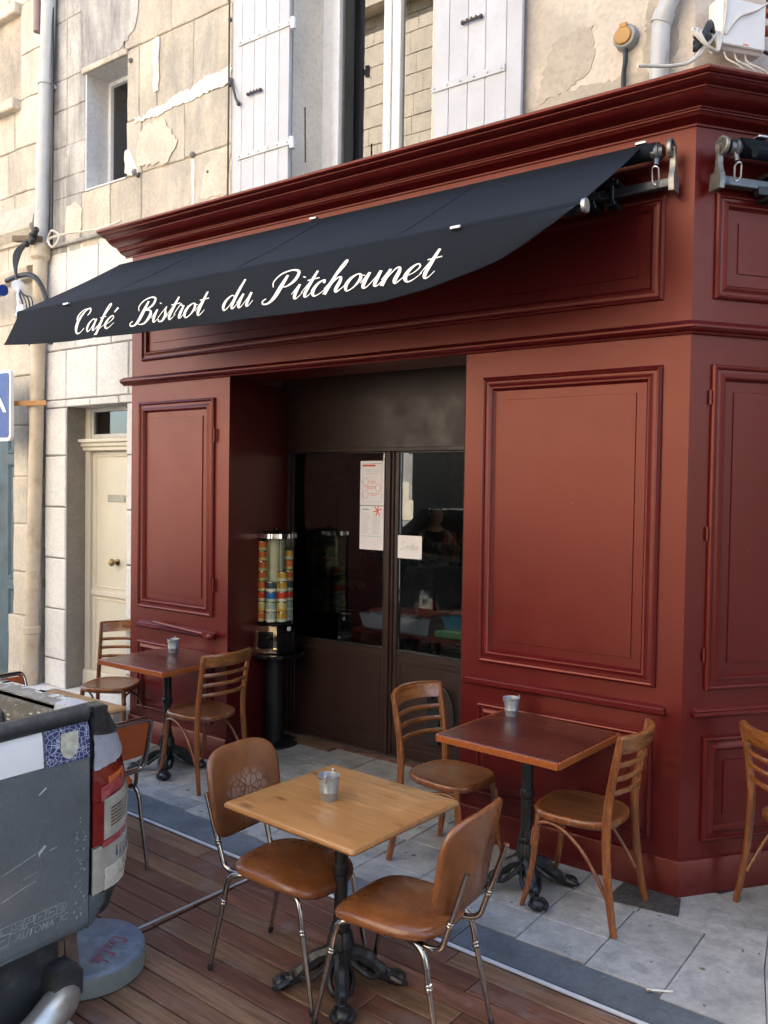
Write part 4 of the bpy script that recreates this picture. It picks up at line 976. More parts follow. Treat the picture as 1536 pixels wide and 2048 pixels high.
MB().box(DX0+.07, DX1-.065, dY-.022, dY, 1.02, 1.062, .006).build('door_rail', 'cream_door', dl)
MB().box(DX0-.002, DX1-.03, dY-.055, dY, .212, .36, .012).build('kick_board', 'cream_door', dl)
MB().box(-5.04, -4.80, dY-.008, dY, 1.845, 1.905, .003).build('letter_slot', 'plate_grey', dl)
m = MB(); m.lathe([(.0001, .0), (.030, .0), (.030, .008), (.012, .012), (.012, .04), (.030, .05), (.034, .065), (.024, .08), (.0001, .083)], 14, Matrix.Translation((-4.90, dY, 1.33)) @ Matrix.Rotation(R(90), 4, 'X')); m.build('door_knob', 'brass', dl)

# ------------------------------------------------------------------ neighbouring house at far left
nh = thing('neighbouring_house', 'weathered limestone house with blue grey door at the far left edge', 'house')
b = MB(); b.box(-12, -7.35, .10, .8, -.1, 12); b.box(-7.35, -6.17, .10, .8, 2.95, 12); b.box(-6.17, -5.72, .10, .8, -.1, 12); b.build('wall', 'mortar', nh)
zs = [0.0, .78, 1.18, 1.62, 2.05, 2.52, 2.97, 3.45, 3.9, 4.28, 4.62, 5.02, 5.45, 5.85, 6.3, 6.8]
for i, (a, c) in enumerate(zip(zs, zs[1:])):
    if a < 2.9:
        w_ = .03 if i == 0 else 0
        block(-6.175-w_, -5.93+w_*.5, a, c, 'neigh_stone', y=.085-w_, par=nh, jit=.004, ch=.01, depth=.30); block(-5.93+w_*.5, -5.715, a, c, 'neigh_stone', y=.085, par=nh, jit=.004, ch=.008)
    else:
        xs = [-7.4, -6.78+.12*(i % 2), -6.25+.10*(i % 2), -5.715]
        for p, q in zip(xs, xs[1:]):
            if 5.4 < a < 6.2 and q > -7 and p < -6.1:
                if q > -6.0: block(-6.06, q, a, c, 'neigh_stone', y=.085, par=nh)
                continue
            block(p, q, a, c, 'neigh_stone', y=.085, par=nh)
nb = MB(); nb.box(-7.3, -6.06, .26, .30, 5.4, 6.35); nb.build('blind_niche', 'grey_render', nh)
MB().box(-7.3, -6.06, .02, .26, 6.22, 6.32, .01).build('niche_moulding', 'neigh_stone', nh); MB().box(-7.3, -6.05, .0, .26, 5.36, 5.46, .01).build('niche_moulding', 'neigh_stone', nh)
cp = MB(); pr = [(0, 4.15), (.03, 4.15), (.035, 4.18), (.06, 4.20), (.07, 4.23), (.09, 4.25), (.09, 4.28), (.06, 4.30), (.05, 4.36), (.02, 4.44), (0, 4.5)]
cp.strip([[Vector((-6.55, .085-d, z)), Vector((-5.78+d*.2, .085-d, z)), Vector((-5.78+d*.2, .10, z))] for d, z in pr]); cp.build('stone_moulding', 'neigh_stone', nh)
pr2 = [(0, 3.80), (.05, 3.82), (.06, 3.86), (.08, 3.89), (.08, 3.92), (0, 3.95)]
cp = MB(); cp.strip([[Vector((-7.3, .085-d, z)), Vector((-5.82, .085-d, z)), Vector((-5.82, .10, z))] for d, z in pr2]); cp.build('stone_moulding', 'neigh_stone', nh)
bd = MB(); bd.box(-7.35, -6.17, .36, .42, -.05, 2.95); bd = bd.build('blue_door', 'blue_door', nh)
for z0, z1 in ((.12, .55), (.62, .98), (1.05, 2.2), (2.28, 2.85)):
    frame_rings(MB(), (0, .36, 0), FU, FN, -6.72, -6.26, z0, z1, [(0, 0), (.008, .018), (.025, .022), (.04, .008), (.045, -.0)]).build('door_panel', 'blue_door', bd)
m = MB(); m.sphere((-6.33, .32, 1.05), .035, 8); m.sphere((-6.33, .32, 1.68), .025, 8); m.build('door_knob', 'black_iron', bd)

# ------------------------------------------------------------------ rainwater pipes and street fittings
dp = thing('downpipe', 'tall rainwater pipe, grey above and cream below, between the two houses', 'pipe', (-5.735, -.0, 0))
PX, PY = 0, 0
MB().tube([(.125, .01, 4.06), (.275, .01, 6.9)], .060, 14).build('upper_pipe', 'grey_pvc', dp)
MB().tube([(.02, 0, .62), (.125, .01, 4.0)], .060, 14).build('lower_pipe', 'cream_pipe', dp)
MB().tube([(.0, 0, 0), (.022, 0, .70)], .068, 14).build('foot_pipe', 'cream_pipe', dp)
m = MB(); m.lathe([(.066, 0), (.076, .01), (.076, .06), (.066, .07)], 14, Matrix.Translation((.022, 0, .66))); m.build('collar', 'cream_pipe', dp); m = MB(); m.lathe([(.06, 0), (.085, .03), (.09, .12), (.06, .16)], 12, Matrix.Translation((.125, .01, 3.93))); m.build('collar', 'cream_pipe', dp)
m = MB(); m.lathe([(.064, 0), (.070, .005), (.070, .03), (.064, .035)], 14, Matrix.Translation((.197, .01, 5.42))); m.box(.10, .25, .01, .09, 5.40, 5.43); m.build('pipe_clip', 'grey_pvc', dp)
MB().tube([(-5.86, .03, 5.98), (-5.865, .03, 6.9)], .035, 10)
tag(MB().tube([(0, 0, 0), (.0, 0, 1.0)], .036, 10).build('vent_pipe', 'mauve_pipe', None, (-5.70, .03, 5.93)), 'short mauve pipe on the wall left of the grey downpipe', 'pipe')
tag(MB().tube([(0, 0, 0), (.01, .0, 1.2), (.0, 0, 2.5)], .012, 6).build('wall_cable', 'cable_black', None, (-5.46, .02, 4.05)), 'black cable running up the wall beside the grey downpipe', 'cable')
tag(MB().bar((0, 0, 0), (.36, .02, -.05), .06, .05, .004).build('wooden_batten', 'plank_wood', None, (-5.90, -.06, 4.15)), 'short brown timber batten wedged behind the downpipe', 'batten')
m = MB(); q = random.Random(2)
for k in range(5):
    pts = cat_rom([(-.02*k, 0, .0), (-.12-.03*k, -.03, -.12), (-.22+.02*k, -.02, -.32-.03*k), (-.12+.05*k, -.04, -.55), (.0, -.02, -.72-.05*k)], 6); m.tube(pts, .006+.002*(k % 2), 5)
for k in range(6): m.sphere((q.uniform(-.06, .1), -.02, q.uniform(-.05, .06)), .03, 6)
tag(m.build('cable_bundle', 'cable_black', None, (-5.60, -.08, 4.10)), 'tangle of dark cables hanging at the joint of the downpipe', 'cables')
m = MB(); m.tube(cat_rom([(.0, 0, .0), (.10, -.02, .08), (.2, -.01, .02), (.12, -.02, -.06), (.05, -.01, .02), (.3, 0, .03), (.7, .01, .0), (1.0, .02, .02)], 7), .010, 6)
tag(m.build('wall_cable', 'cable_white', None, (-5.50, .0, 4.07)), 'white cable looped on the ledge above the white stones', 'cable')
m = MB(); m.tube(cat_rom([(-.45, 0, .02), (-.2, -.02, .03), (.0, -.02, .0), (.13, -.01, -.12), (.20, 0, -.30), (.22, .01, -.6)], 7), .022, 8)
tag(m.build('wall_cable', 'cable_black', None, (-5.58, -.06, 3.78)), 'thick dark conduit bending down behind the left end of the awning', 'cable')
# blue parking style sign on a band
sg = thing('street_sign', 'blue road sign with white rim and white arrow at the left edge', 'sign', (-5.865, -.18, 2.67))
m = MB()
def rrect(x0, x1, z0, z1, rad, n=5):
    out = []
    for cx, cz, a0 in ((x1-rad, z0+rad, -90), (x1-rad, z1-rad, 0), (x0+rad, z1-rad, 90), (x0+rad, z0+rad, 180)):
        for k in range(n+1): a = R(a0+90*k/n); out.append((cx+rad*math.cos(a), cz+rad*math.sin(a)))
    return out
TZ = Matrix(((1, 0, 0, 0), (0, 0, -1, 0), (0, 1, 0, 0), (0, 0, 0, 1)))
m.prism(rrect(-.46, .14, -.31, .31, .05), -.015, .015, TZ); m.build('sign_plate', 'sign_white', sg)
MB().prism(rrect(-.43, .11, -.28, .28, .03), .016, .019, TZ).build('sign_face', 'sign_blue', sg)
MB().prism([(-.20, -.06), (-.06, .12), (.08, -.06), (.03, -.06), (-.06, .045), (-.15, -.06)], .020, .022, TZ).build('arrow', 'sign_white', sg)
m = MB(); m.bar((.05, .04, .02), (.40, .16, .02), .010, .045, .002); m.build('sign_bracket', 'orange_band', sg)
m = MB(); m.lathe([(.063, -.025), (.066, -.025), (.066, .025), (.063, .025)], 14, Matrix.Translation((.19, .18, .02))); m.build('pipe_band', 'orange_band', sg)
# neighbour's rolled blue awning bracket
ba = thing('shop_awning', 'rolled blue awning with white end bracket on the neighbouring house', 'awning', (-5.78, -.1, 3.68))
MB().tube([(-1.0, -.02, .02), (-.20, -.02, .02)], .05, 10).build('roll', 'sign_blue', ba)
m = MB(); m.lathe([(.0001, -.02), (.05, -.02), (.055, -.01), (.055, .02), (.03, .025), (.0001, .025)], 14, Matrix.Translation((0, 0, .03)) @ Matrix.Rotation(R(90), 4, 'Y') @ Matrix.Rotation(R(20), 4, 'X'))
m.bar((.0, 0, .03), (.06, -.02, -.17), .03, .05, .004); m.bar((.04, -.02, -.18), (.14, -.02, -.17), .04, .05, .004); m.build('end_bracket', 'white_pvc', ba)
# things on the plaster wall above the corner
so_ = thing('outdoor_socket', 'round outdoor power socket with yellow flap above the cornice', 'socket', (-.385, WY, 4.33))
RX = Matrix.Rotation(R(90), 4, 'X')
MB().lathe([(.0001, .05), (.055, .05), (.062, .04), (.065, 0)], 18, RX).build('housing', 'socket_grey', so_)
m = MB(); m.lathe([(.0001, .012), (.040, .010), (.046, .004), (.047, 0)], 18, Matrix.Translation((-.006, -.05, .0)) @ RX); m.box(-.025, .018, -.062, -.048, .035, .062, .004); m.build('flap', 'socket_yellow', so_)
m = MB(); m.tube(cat_rom([(0, -.03, -.06), (.002, -.03, -.12), (-.006, -.03, -.2), (.0, -.04, -.34)], 5), .013, 7); m.build('lead', 'cable_black', so_)
tag(MB().tube(cat_rom([(.07, .0, .75), (.06, 0, .50), (.045, 0, .40), (-.03, -.0, .24), (-.045, 0, .14), (-.05, 0, -.12)], 6), .045, 14).build('waste_pipe', 'grey_pvc', None, (-.14, -.0, 4.12)), 'bent grey white waste pipe standing on the cornice near the corner', 'pipe')
m = MB()
for p, d in (((.045, 0, .40), (.2, 0, 1)), ((-.035, 0, .22), (.4, 0, 1))):
    z = Vector(d).normalized(); Mx = z.to_track_quat('Z', 'Y').to_matrix().to_4x4(); Mx.translation = Vector(p); m = MB(); m.lathe([(.045, -.03), (.052, -.028), (.052, .028), (.045, .03)], 14, Mx); m.build('pipe_collar', 'grey_pvc', bpy.data.objects['waste_pipe'], loc=(0, 0, 0))
jb = thing('junction_box', 'white plastic junction box on the corner wall above the cornice', 'box', (.005+CN.x*.0, .08, 4.135))
MJ = Matrix(((CU.x, -CN.x, 0, 0), (CU.y, -CN.y, 0, 0), (0, 0, 1, 0), (0, 0, 0, 1)))
o = MB().box(.0, .275, -.10, -.01, .0, .245, .018, MJ).build('box_body', 'white_box', jb)
MB().box(.012, .263, -.112, -.10, .012, .233, .008, MJ).build('box_lid', 'white_box', jb)
m = MB(); m.box(.135, .165, -.1135, -.1119, .022, .028, 0, MJ); m.build('printed_mark', 'ink_orange', jb)
m = MB()
for k in range(3): m.tube([tuple(MJ @ Vector(p)) for p in cat_rom([(.06+.06*k, -.07, .0), (.055+.06*k, -.10, -.05), (.10+.07*k, -.13, -.09), (.16+.07*k, -.12, -.13), (.15+.07*k, -.1, -.2)], 6)], .0045, 6)
m.build('lead', 'cable_white', jb)
m = MB()
for k in range(3): m.tube([tuple(MJ @ Vector(p)) for p in cat_rom([(.02, -.06+.0*k, -.02), (-.05-.03*k, -.10, .03), (-.13-.02*k, -.14, .0), (-.10, -.16, -.07), (-.02, -.13, -.06), (-.04+.02*k, -.1, .04), (-.2, -.16, -.16), (-.50, -.20, -.24)], 7)], .008, 6)
tag(m.build('cable_coil', 'cable_white', None, (.005, .08, 4.16)), 'loops of white cable lying on the cornice beside the junction box', 'cables')
m = MB()
for k in range(3): m.tube([tuple(MJ @ Vector(p)) for p in cat_rom([(-.02, -.10, .05), (-.06, -.13, .06+.01*k), (-.10, -.14, .01), (-.14, -.13, -.03*k), (-.05, -.12, .02)], 6)], .013, 6)
tag(m.build('cable_coil', 'cable_black', None, (.0, .07, 4.14)), 'knot of black cable beside the white junction box', 'cables')
m = MB(); m.tube([tuple(MJ @ Vector(p)) for p in cat_rom([(.03, -.116, .0), (.10, -.118, .09), (.2, -.118, .14), (.36, -.09, .25), (.6, -.06, .38)], 6)], .006, 5); m.tube([tuple(MJ @ Vector(p)) for p in cat_rom([(.02, -.10, -.05), (.02, -.118, .05), (.03, -.118, .18), (.02, -.11, .5)], 6)], .006, 5)
tag(m.build('wall_cable', 'cable_white', None, (.005, .08, 4.19)), 'thin white cable crossing in front of the junction box', 'cable')
ins = thing('insulators', 'two orange ceramic insulators with wires on the corner wall', 'insulator', (.0, .08, 4.19))
m = MB()
for z in (.19, .10):
    m.lathe([(.0001, -.02), (.022, -.02), (.028, 0), (.018, .02), (.0001, .02)], 10, MJ @ Matrix.Translation((.335, -.05, z)) @ RX); 
m.build('insulator', 'ceramic_red', ins)
m = MB(); m.tube([tuple(MJ @ Vector(p)) for p in cat_rom([(.27, -.04, .02), (.31, -.07, -.02), (.40, -.06, -.02), (.6, -.04, .03)], 5)], .009, 6); m.tube([tuple(MJ @ Vector(p)) for p in cat_rom([(.34, -.05, .45), (.32, -.06, .2), (.36, -.06, .08), (.36, -.05, -.2)], 5)], .007, 6); m.build('wire', 'cable_black', ins)
# papers taped to the doors
def paper(name, x0, x1, z0, z1, label):
    t = thing(name, label, 'notice', ((x0+x1)/2, DY-.004, (z0+z1)/2)); hx, hz = (x1-x0)/2, (z1-z0)/2
    rows = [[(-hx, -.001, z), (-hx*.3, -.003, z), (hx*.4, -.002, z), (hx, -.0015, z)] for z in (-hz, -hz*.2, hz*.5, hz)]
    MB().sheet(rows, .0008, (0, 1, 0)).build('sheet', 'paper', t); return t, hx, hz
def lines(t, rects, mat): 
    m = MB()
    for x0, x1, z0, z1 in rects: m.box(x0, x1, -.0042, -.0036, z0, z1)
    m.build('print', mat, t)
t, hx, hz = paper('paper_notice', -2.732, -2.503, 1.868, 2.203, 'white notice with orange print, upper of two sheets on the left door')
lines(t, [(-.09, .03, .125, .140), (-.02, .035, .01, .013), (-.015, .03, .0, .003), (-.075, .03, -.030, -.026), (-.05, .02, -.042, -.039), (-.025, .075, -.082, -.078), (-.01, .04, -.094, -.091)], 'ink_orange')
lines(t, [(-.09, .09, .148, .1495), (-.09, -.0885, -.14, .148), (.0885, .09, -.14, .148), (-.09, .09, -.1415, -.14), (-.06, .08, .10, .102), (-.06, .08, .085, .087), (-.06, .06, .07, .072), (0, .08, .1445, .148)], 'ink_grey')
m = MB()
for cx, cz in ((-.06, .01), (.06, -.035), (-.06, -.085)): m.tube([(cx+.026*math.cos(R(a)), -.0040, cz+.03*math.sin(R(a))) for a in range(0, 360, 24)], .0012, 4, closed=True)
m.build('print', 'ink_orange', t)
t, hx, hz = paper('paper_notice', -2.731, -2.503, 1.533, 1.864, 'white notice with green heading, lower of two sheets on the left door')
lines(t, [(-.09, -.03, .135, .142), (-.1, .1, -.065, -.063)], 'ink_green')
lines(t, [(a, a+.075*q.uniform(.6, 1), z, z+.0025) for a in (-.09, .01) for z in [.11-.009*k for k in range(18)] if abs(z+.064) > .006], 'ink_pale')
m = MB(); [m.bar((.055, -.004, .13), (.055+.04*math.cos(R(a)), -.004, .13+.04*math.sin(R(a))), .001, .008, 0) for a in (20, 75, 130, 190, 250, 300)]; m.build('print', 'ink_orange', t)
t, hx, hz = paper('paper_notice', -2.372, -2.158, 1.487, 1.655, 'small white sheet reading Sortie in pencil on the right door')
st, wd = layout('Sortie'); u = .030
pen(st, lambda a, b_, l: Vector((-.085+a*u*1.22, -.0042-l, -.02+b_*u)), .1, .35, 6, .07).build('lettering', 'ink_pencil', t, recalc=False)
# ------------------------------------------------------------------ dark interior
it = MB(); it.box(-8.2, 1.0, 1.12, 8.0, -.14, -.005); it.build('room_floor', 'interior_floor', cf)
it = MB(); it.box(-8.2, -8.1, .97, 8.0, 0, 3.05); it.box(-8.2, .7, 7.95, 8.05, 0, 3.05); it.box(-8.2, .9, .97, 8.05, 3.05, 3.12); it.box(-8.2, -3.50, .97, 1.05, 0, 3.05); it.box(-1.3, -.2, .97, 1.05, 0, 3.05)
it.box(.62, .72, 1.4, 2.4, 0, 3.05); it.box(.62, .72, 2.4, 7.0, 0, .25); it.box(.62, .72, 2.4, 7.0, 2.98, 3.05); it.box(.62, .72, 7.0, 8.0, 0, 3.05)  # unseen wide opening in the side wall, added to let daylight in
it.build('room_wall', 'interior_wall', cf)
# table just inside the glass with trays
tb = thing('serving_table', 'dark table just behind the right door glass carrying trays', 'table', (-2.45, 1.62, 0))
MB().box(-.70, .75, -.28, .30, .80, .835, .004).build('tabletop', 'red_top', tb)
for x in (-.6, .65):
    for y in (-.2, .22): MB().box(x-.025, x+.025, y-.025, y+.025, 0, .80, .003).build('leg', 'dark_steel', tb)
def tray(name, x0, x1, y0, y1, z, h, mat, label, cups=0, group=None):
    t = thing(name, label, 'tray', ((x0+x1)/2, (y0+y1)/2, z)); hx, hy = (x1-x0)/2, (y1-y0)/2
    m = MB(); m.strip([[(-hx*k, -hy*k, zz), (hx*k, -hy*k, zz), (hx*k, hy*k, zz), (-hx*k, hy*k, zz)] for k, zz in ((.001, .004), (.9, .004), (1, h), (1.04, h), (1.04, h-.006), (.94, 0), (.001, 0))], closed=True); m.build('tray_body', mat, t)
    n = 4
    for i in range(cups):
        xx = -hx+(i+.5)*2*hx/cups
        MB().lathe([(.0001, 0), (.05, 0), (.066, h*1.0), (.062, h*1.0), (.048, .006), (.0001, .006)], 12, Matrix.Translation((xx, -hy*.4, .008))).build('cup', mat, t)
    m = MB(); m.sheet([[(-hx*.9+a*hx*.45, y, h*1.02+.012*((a+b) % 2)+.01) for a in range(5)] for b, y in enumerate((-hy*.8, -hy*.2, hy*.4, hy*.9))], .006, (0, 0, 1)); m.build('cloth', 'cloth_red', t)
    return t
tray('serving_tray', -3.10, -2.42, 1.40, 1.80, .836, .12, 'tray_blue', 'grey blue compartment tray under a red patterned cloth behind the door glass', 4)
tray('serving_tray', -2.32, -1.75, 1.45, 1.80, .90, .10, 'tray_teal', 'teal tray of round cups at the right of the table inside', 4)
t = thing('folded_tray', 'flat green tray under the teal cups inside the right door', 'tray', (-2.1, 1.58, .836)); MB().box(-.25, .4, -.2, .2, 0, .062, .01).build('tray_body', 'tray_green', t)
bc = thing('bar_counter', 'dark wooden bar counter at the back of the cafe', 'counter', (-4.2, 4.3, 0))
MB().box(-1.6, 2.6, -.25, .35, 0, 1.12, .01).build('front', 'counter_wood', bc); MB().box(-1.65, 2.65, -.32, .42, 1.121, 1.17, .008).build('counter_top', 'steel_machine', bc)
q = random.Random(5)
g0 = None
for k in range(14):
    x = -4.35+k*.085+q.uniform(-.01, .01); y = 4.15+q.uniform(-.08, .12)
    if g0 is None:
        m = MB(); m.lathe([(.0001, 0), (.03, 0), (.032, .005), (.006, .012), (.005, .09), (.034, .12), (.04, .19), (.037, .19), (.03, .125), (.0001, .1)], 12); g0 = m.build('wine_glass', 'bottle_glass', None, (x, y, 1.171)); o = g0
    else: o = link('wine_glass', g0.data, None, (x, y, 1.171))
    tag(o, 'stemmed wine glass standing in a row on the bar counter', 'glass', 'glasses lined up on the bar counter')
b0 = None
for k in range(7):
    x = -4.2+k*.13; y = 4.42
    if b0 is None:
        m = MB(); m.lathe([(.0001, 0), (.036, 0), (.038, .01), (.038, .18), (.014, .25), (.014, .31), (.0001, .31)], 12); b0 = m.build('bottle', 'ceramic_red', None, (x, y, 1.171)); o = b0
    else: o = link('bottle', b0.data, None, (x, y, 1.171))
    tag(o, 'small red bottle standing behind the wine glasses on the bar', 'bottle', 'red bottles on the bar counter')
sh = thing('shelf_unit', 'dim shelves with stored goods inside the left door', 'shelf', (-5.6, 3.2, 0))
for z in (.5, .95, 1.35): MB().box(-.9, .9, -.2, .2, z, z+.03, .003).build('shelf', 'counter_wood', sh)
for x in (-.9, .9): MB().box(x-.02, x+.02, -.2, .2, 0, 1.9, .003).build('side_panel', 'counter_wood', sh)
for k in range(8):
    x = -6.3+k*.19; z = (.531, .981, 1.381)[k % 3]
    m = MB(); m.box(-.07, .07, -.08, .08, 0, q.uniform(.12, .22), .006)
    tag(m.build('storage_box', ('plank_wood', 'counter_wood', 'tray_blue')[k % 3], None, (x, 3.15, z)), ('tan storage box on the lowest dim shelf inside the left door', 'dark storage box on the middle dim shelf inside the left door', 'grey blue storage box on the upper dim shelf inside the left door')[k % 3], 'box', 'boxes on the shelves inside')
mc = thing('coffee_machine', 'dark metal coffee machine gleaming inside the left door', 'machine', (-4.05, 2.6, 0))
MB().box(-.30, .30, -.25, .25, 0, .78, .01).build('cabinet', 'counter_wood', mc); MB().box(-.26, .26, -.2, .2, .781, 1.15, .03).build('machine_body', 'black_gloss', mc); MB().box(-.2, .2, -.23, -.2, 1.0, 1.08, .008).build('front_plate', 'steel_machine', mc); MB().tube([(-.1, -.3, .98), (-.1, -.2, .98)], .02, 8).build('spout', 'chrome', mc)
# round black barrel chair behind the glass
rc = thing('tub_chair', 'round backed black tub chair between the two doors inside', 'chair', (-2.95, 2.3, 0))
m = MB(); rows = []
for z, k in ((.42, 1), (.6, 1.0), (.9, .97), (1.15, .85), (1.27, .6)):
    rows.append([(.42*k*math.cos(a), .42*k*math.sin(a), z) for a in [R(60+i*15) for i in range(17)]])
m.sheet(rows, .05, (0, 0, .5)); m.build('backrest', 'black_gloss', rc)
MB().lathe([(.0001, .36), (.38, .36), (.40, .40), (.38, .46), (.0001, .47)], 18).build('seat', 'shirt_black', rc)
for a in (45, 135, 225, 315): MB().tube([(.25*math.cos(R(a)), .25*math.sin(R(a)), .37), (.32*math.cos(R(a)), .32*math.sin(R(a)), 0)], .018, 7).build('leg', 'chrome', rc)
wc = thing('wall_picture', 'pale framed panels on the back wall seen through the left door', 'picture', (-5.9, 7.9, 1.95))
MB().box(-.45, .45, -.03, 0, -.35, .75, .01).build('picture_frame', 'counter_wood', wc); MB().box(-.38, .38, -.036, -.03, -.28, .68).build('picture_sheet', 'pale_oak', wc)
# person behind the bar
pn = thing('person', 'person in a black sleeveless top working behind the bar inside', 'person', (-4.72, 4.95, 0), R(-35))
def skin(name, verts, edges, radii, mat, parent, sub=2, root=0):
    me = bpy.data.meshes.new(name); me.from_pydata(verts, edges, []); o = link(name, me, parent)
    me.materials.append(MATS[mat]); md = o.modifiers.new('s', 'SKIN')
    for v, rd_ in zip(me.skin_vertices[0].data, radii): v.radius = (rd_, rd_) if not isinstance(rd_, tuple) else rd_
    me.skin_vertices[0].data[root].use_root = True
    o.modifiers.new('d', 'SUBSURF').render_levels = sub; o.modifiers['d'].levels = sub
    md.use_smooth_shade = True
    return o
# x forward; torso leaning, arms reaching to the counter
V = [(0, 0, .92), (.02, 0, 1.10), (.04, 0, 1.28), (.06, 0, 1.44), (.08, 0, 1.53), (.11, 0, 1.62), (.12, 0, 1.70),
     (.05, .19, 1.42), (.10, .25, 1.18), (.33, .20, 1.16), (.40, .17, 1.17), (.05, -.19, 1.42), (.12, -.24, 1.17), (.34, -.16, 1.17), (.41, -.13, 1.18),
     (0, .10, .85), (0, .11, .48), (-.02, .11, .08), (.10, .12, .04), (0, -.10, .85), (0, -.11, .48), (-.02, -.11, .08), (.10, -.12, .04)]
E_ = [(0, 1), (1, 2), (2, 3), (3, 4), (4, 5), (5, 6), (3, 7), (7, 8), (8, 9), (9, 10), (3, 11), (11, 12), (12, 13), (13, 14), (0, 15), (15, 16), (16, 17), (17, 18), (0, 19), (19, 20), (20, 21), (21, 22)]
rad = [(.15, .12), (.14, .10), (.15, .11), (.12, .09), .05, .085, .075, .06, .045, .034, .03, .06, .045, .034, .03, .09, .06, .045, .04, .09, .06, .045, .04]
skin('body', V, E_, rad, 'skin', pn)
V2 = [(0, 0, .86), (.02, 0, 1.0), (.02, 0, 1.10), (.04, 0, 1.28), (.055, 0, 1.42), (.05, .13, 1.43), (.05, -.13, 1.43)]
skin('vest', V2, [(0, 1), (1, 2), (2, 3), (3, 4), (4, 5), (4, 6)], [(.20, .17), (.19, .16), (.19, .15), (.20, .15), (.155, .125), .085, .085], 'shirt_black', pn)
m = MB(); m.sphere((.115, 0, 1.655), .088, 12, sz=1.28); m.build('head', 'skin', pn)
m = MB(); m.sphere((.085, 0, 1.715), .093, 10, sz=.9); m.sphere((.045, 0, 1.645), .082, 8); m.build('hair', 'hair_dark', pn)
m = MB(); m.sphere((.205, 0, 1.64), .018, 6); m.build('nose', 'skin', pn)
m = MB(); m.sphere((.188, .032, 1.665), .010, 6); m.sphere((.188, -.032, 1.665), .010, 6); m.bar((.192, -.022, 1.60), (.192, .022, 1.60), .006, .008, 0); m.build('eyes_and_mouth', 'hair_dark', pn)
for s_, hx in ((1, .40), (-1, .41)):
    m = MB(); y = .17 if s_ > 0 else -.13
    m.sphere((hx+.03, y, 1.175), .038, 6, sz=.5)
    for k in range(4): m.tube([(hx+.05, y-.024+.016*k, 1.178), (hx+.10, y-.026+.017*k, 1.172), (hx+.125-.01*abs(k-1), y-.026+.017*k, 1.155)], [.010, .009, .006], 6)
    m.tube([(hx+.02, y-s_*.03, 1.178), (hx+.06, y-s_*.055, 1.168)], [.012, .008], 6); m.build('hand', 'skin', pn)

# ------------------------------------------------------------------ can dispenser
ds = thing('can_dispenser', 'clear column snack can dispenser with chrome coin box on black pole', 'dispenser', (-3.33, .60, 0))
MB().lathe([(.0001, 0), (.20, 0), (.20, .012), (.18, .02), (.085, .026), (.0001, .026)], 28).build('base_plate', 'black_plastic', ds)
MB().lathe([(.074, .02), (.074, .72)], 22).build('pole', 'black_plastic', ds)
MB().lathe([(.0001, .69), (.225, .69), (.235, .695), (.235, .722), (.225, .722), (.22, .708), (.0001, .708)], 28).build('tray', 'black_gloss', ds)
# coin box: four faces
fa = R(4)
cb = Matrix.Rotation(fa, 4, 'Z')
m = MB(); m.lathe([(.0001, .716), (.155, .716), (.155, .945), (.0001, .945)], 24); m.build('coin_box', 'black_gloss', ds)
def face_plate(a, mat):
    m = MB(); Mx = Matrix.Rotation(a, 4, 'Z')
    Q = lambda x0, x1, z0, z1, d0=.151, d1=.160: m.box(x0, x1, -d1, -d0, z0, z1, .004, Mx)
    Q(-.11, .08, .89, .94); Q(-.11, .08, .722, .765); Q(-.11, -.07, .765, .89); Q(.045, .08, .765, .89)
    p = m.build('coin_plate', mat, ds)
    m2 = MB(); m2.box(-.068, .043, -.157, -.151, .77, .885, .003, Mx); m2.tube([tuple(Mx @ Vector(v)) for v in ((0, -.15, .83), (0, -.175, .83))], .022, 10); m2.build('coin_knob', 'black_gloss', p)
    return p
face_plate(fa+R(90)+R(-90)-R(0), 'gold_chrome') if False else None
face_plate(R(24), 'gold_chrome'); face_plate(R(86), 'black_gloss')
m = MB(); m.box(-.015, .02, -.166, -.160, .895, .925, .002, Matrix.Rotation(R(86), 4, 'Z')); m.build('price_label', 'white_print', ds)
MB().lathe([(.0001, .946), (.172, .946), (.172, .955), (.166, .962), (.0001, .962)], 26).build('lower_ring', 'black_gloss', ds)
MB().lathe([(.166, .962), (.166, 1.615), (.163, 1.615), (.163, .962)], 30).build('clear_tube', 'tube_glass', ds)
MB().lathe([(.0001, 1.648), (.15, 1.645), (.171, 1.638), (.173, 1.605), (.168, 1.602), (.165, 1.616), (.0001, 1.616)], 28).build('cap_ring', 'chrome', ds)
m = MB(); m.lathe([(.12, 1.645), (.11, 1.656), (.02, 1.661), (.014, 1.676), (.0001, 1.68)], 18); m.build('lid_knob', 'black_gloss', ds)
MB().lathe([(.072, .963), (.072, 1.61)], 18).build('pale_filler', 'pale_plastic', ds)  # pale core added to brighten the inside of the clear tube
m = MB()
for k in range(8):
    a = R(45*k+10); m.box(.03, .160, -.0015, .0015, .963, 1.61, 0, Matrix.Rotation(a, 4, 'Z'))
m.build('divider', 'tube_glass', ds)
can_defs = {'orange': ('can_orange', 'can_cream', 'can_orange'), 'red': ('can_red', 'can_white', 'can_red'), 'yellow': ('can_yellow', 'can_white', 'can_yellow'), 'cream': ('can_cream', 'can_yellow', 'can_cream'), 'blue': ('can_blue', 'can_teal', 'can_blue'), 'dark': ('can_dark', 'can_white', 'can_dark'), 'teal': ('can_teal', 'can_white', 'can_teal')}
can_mesh = {}
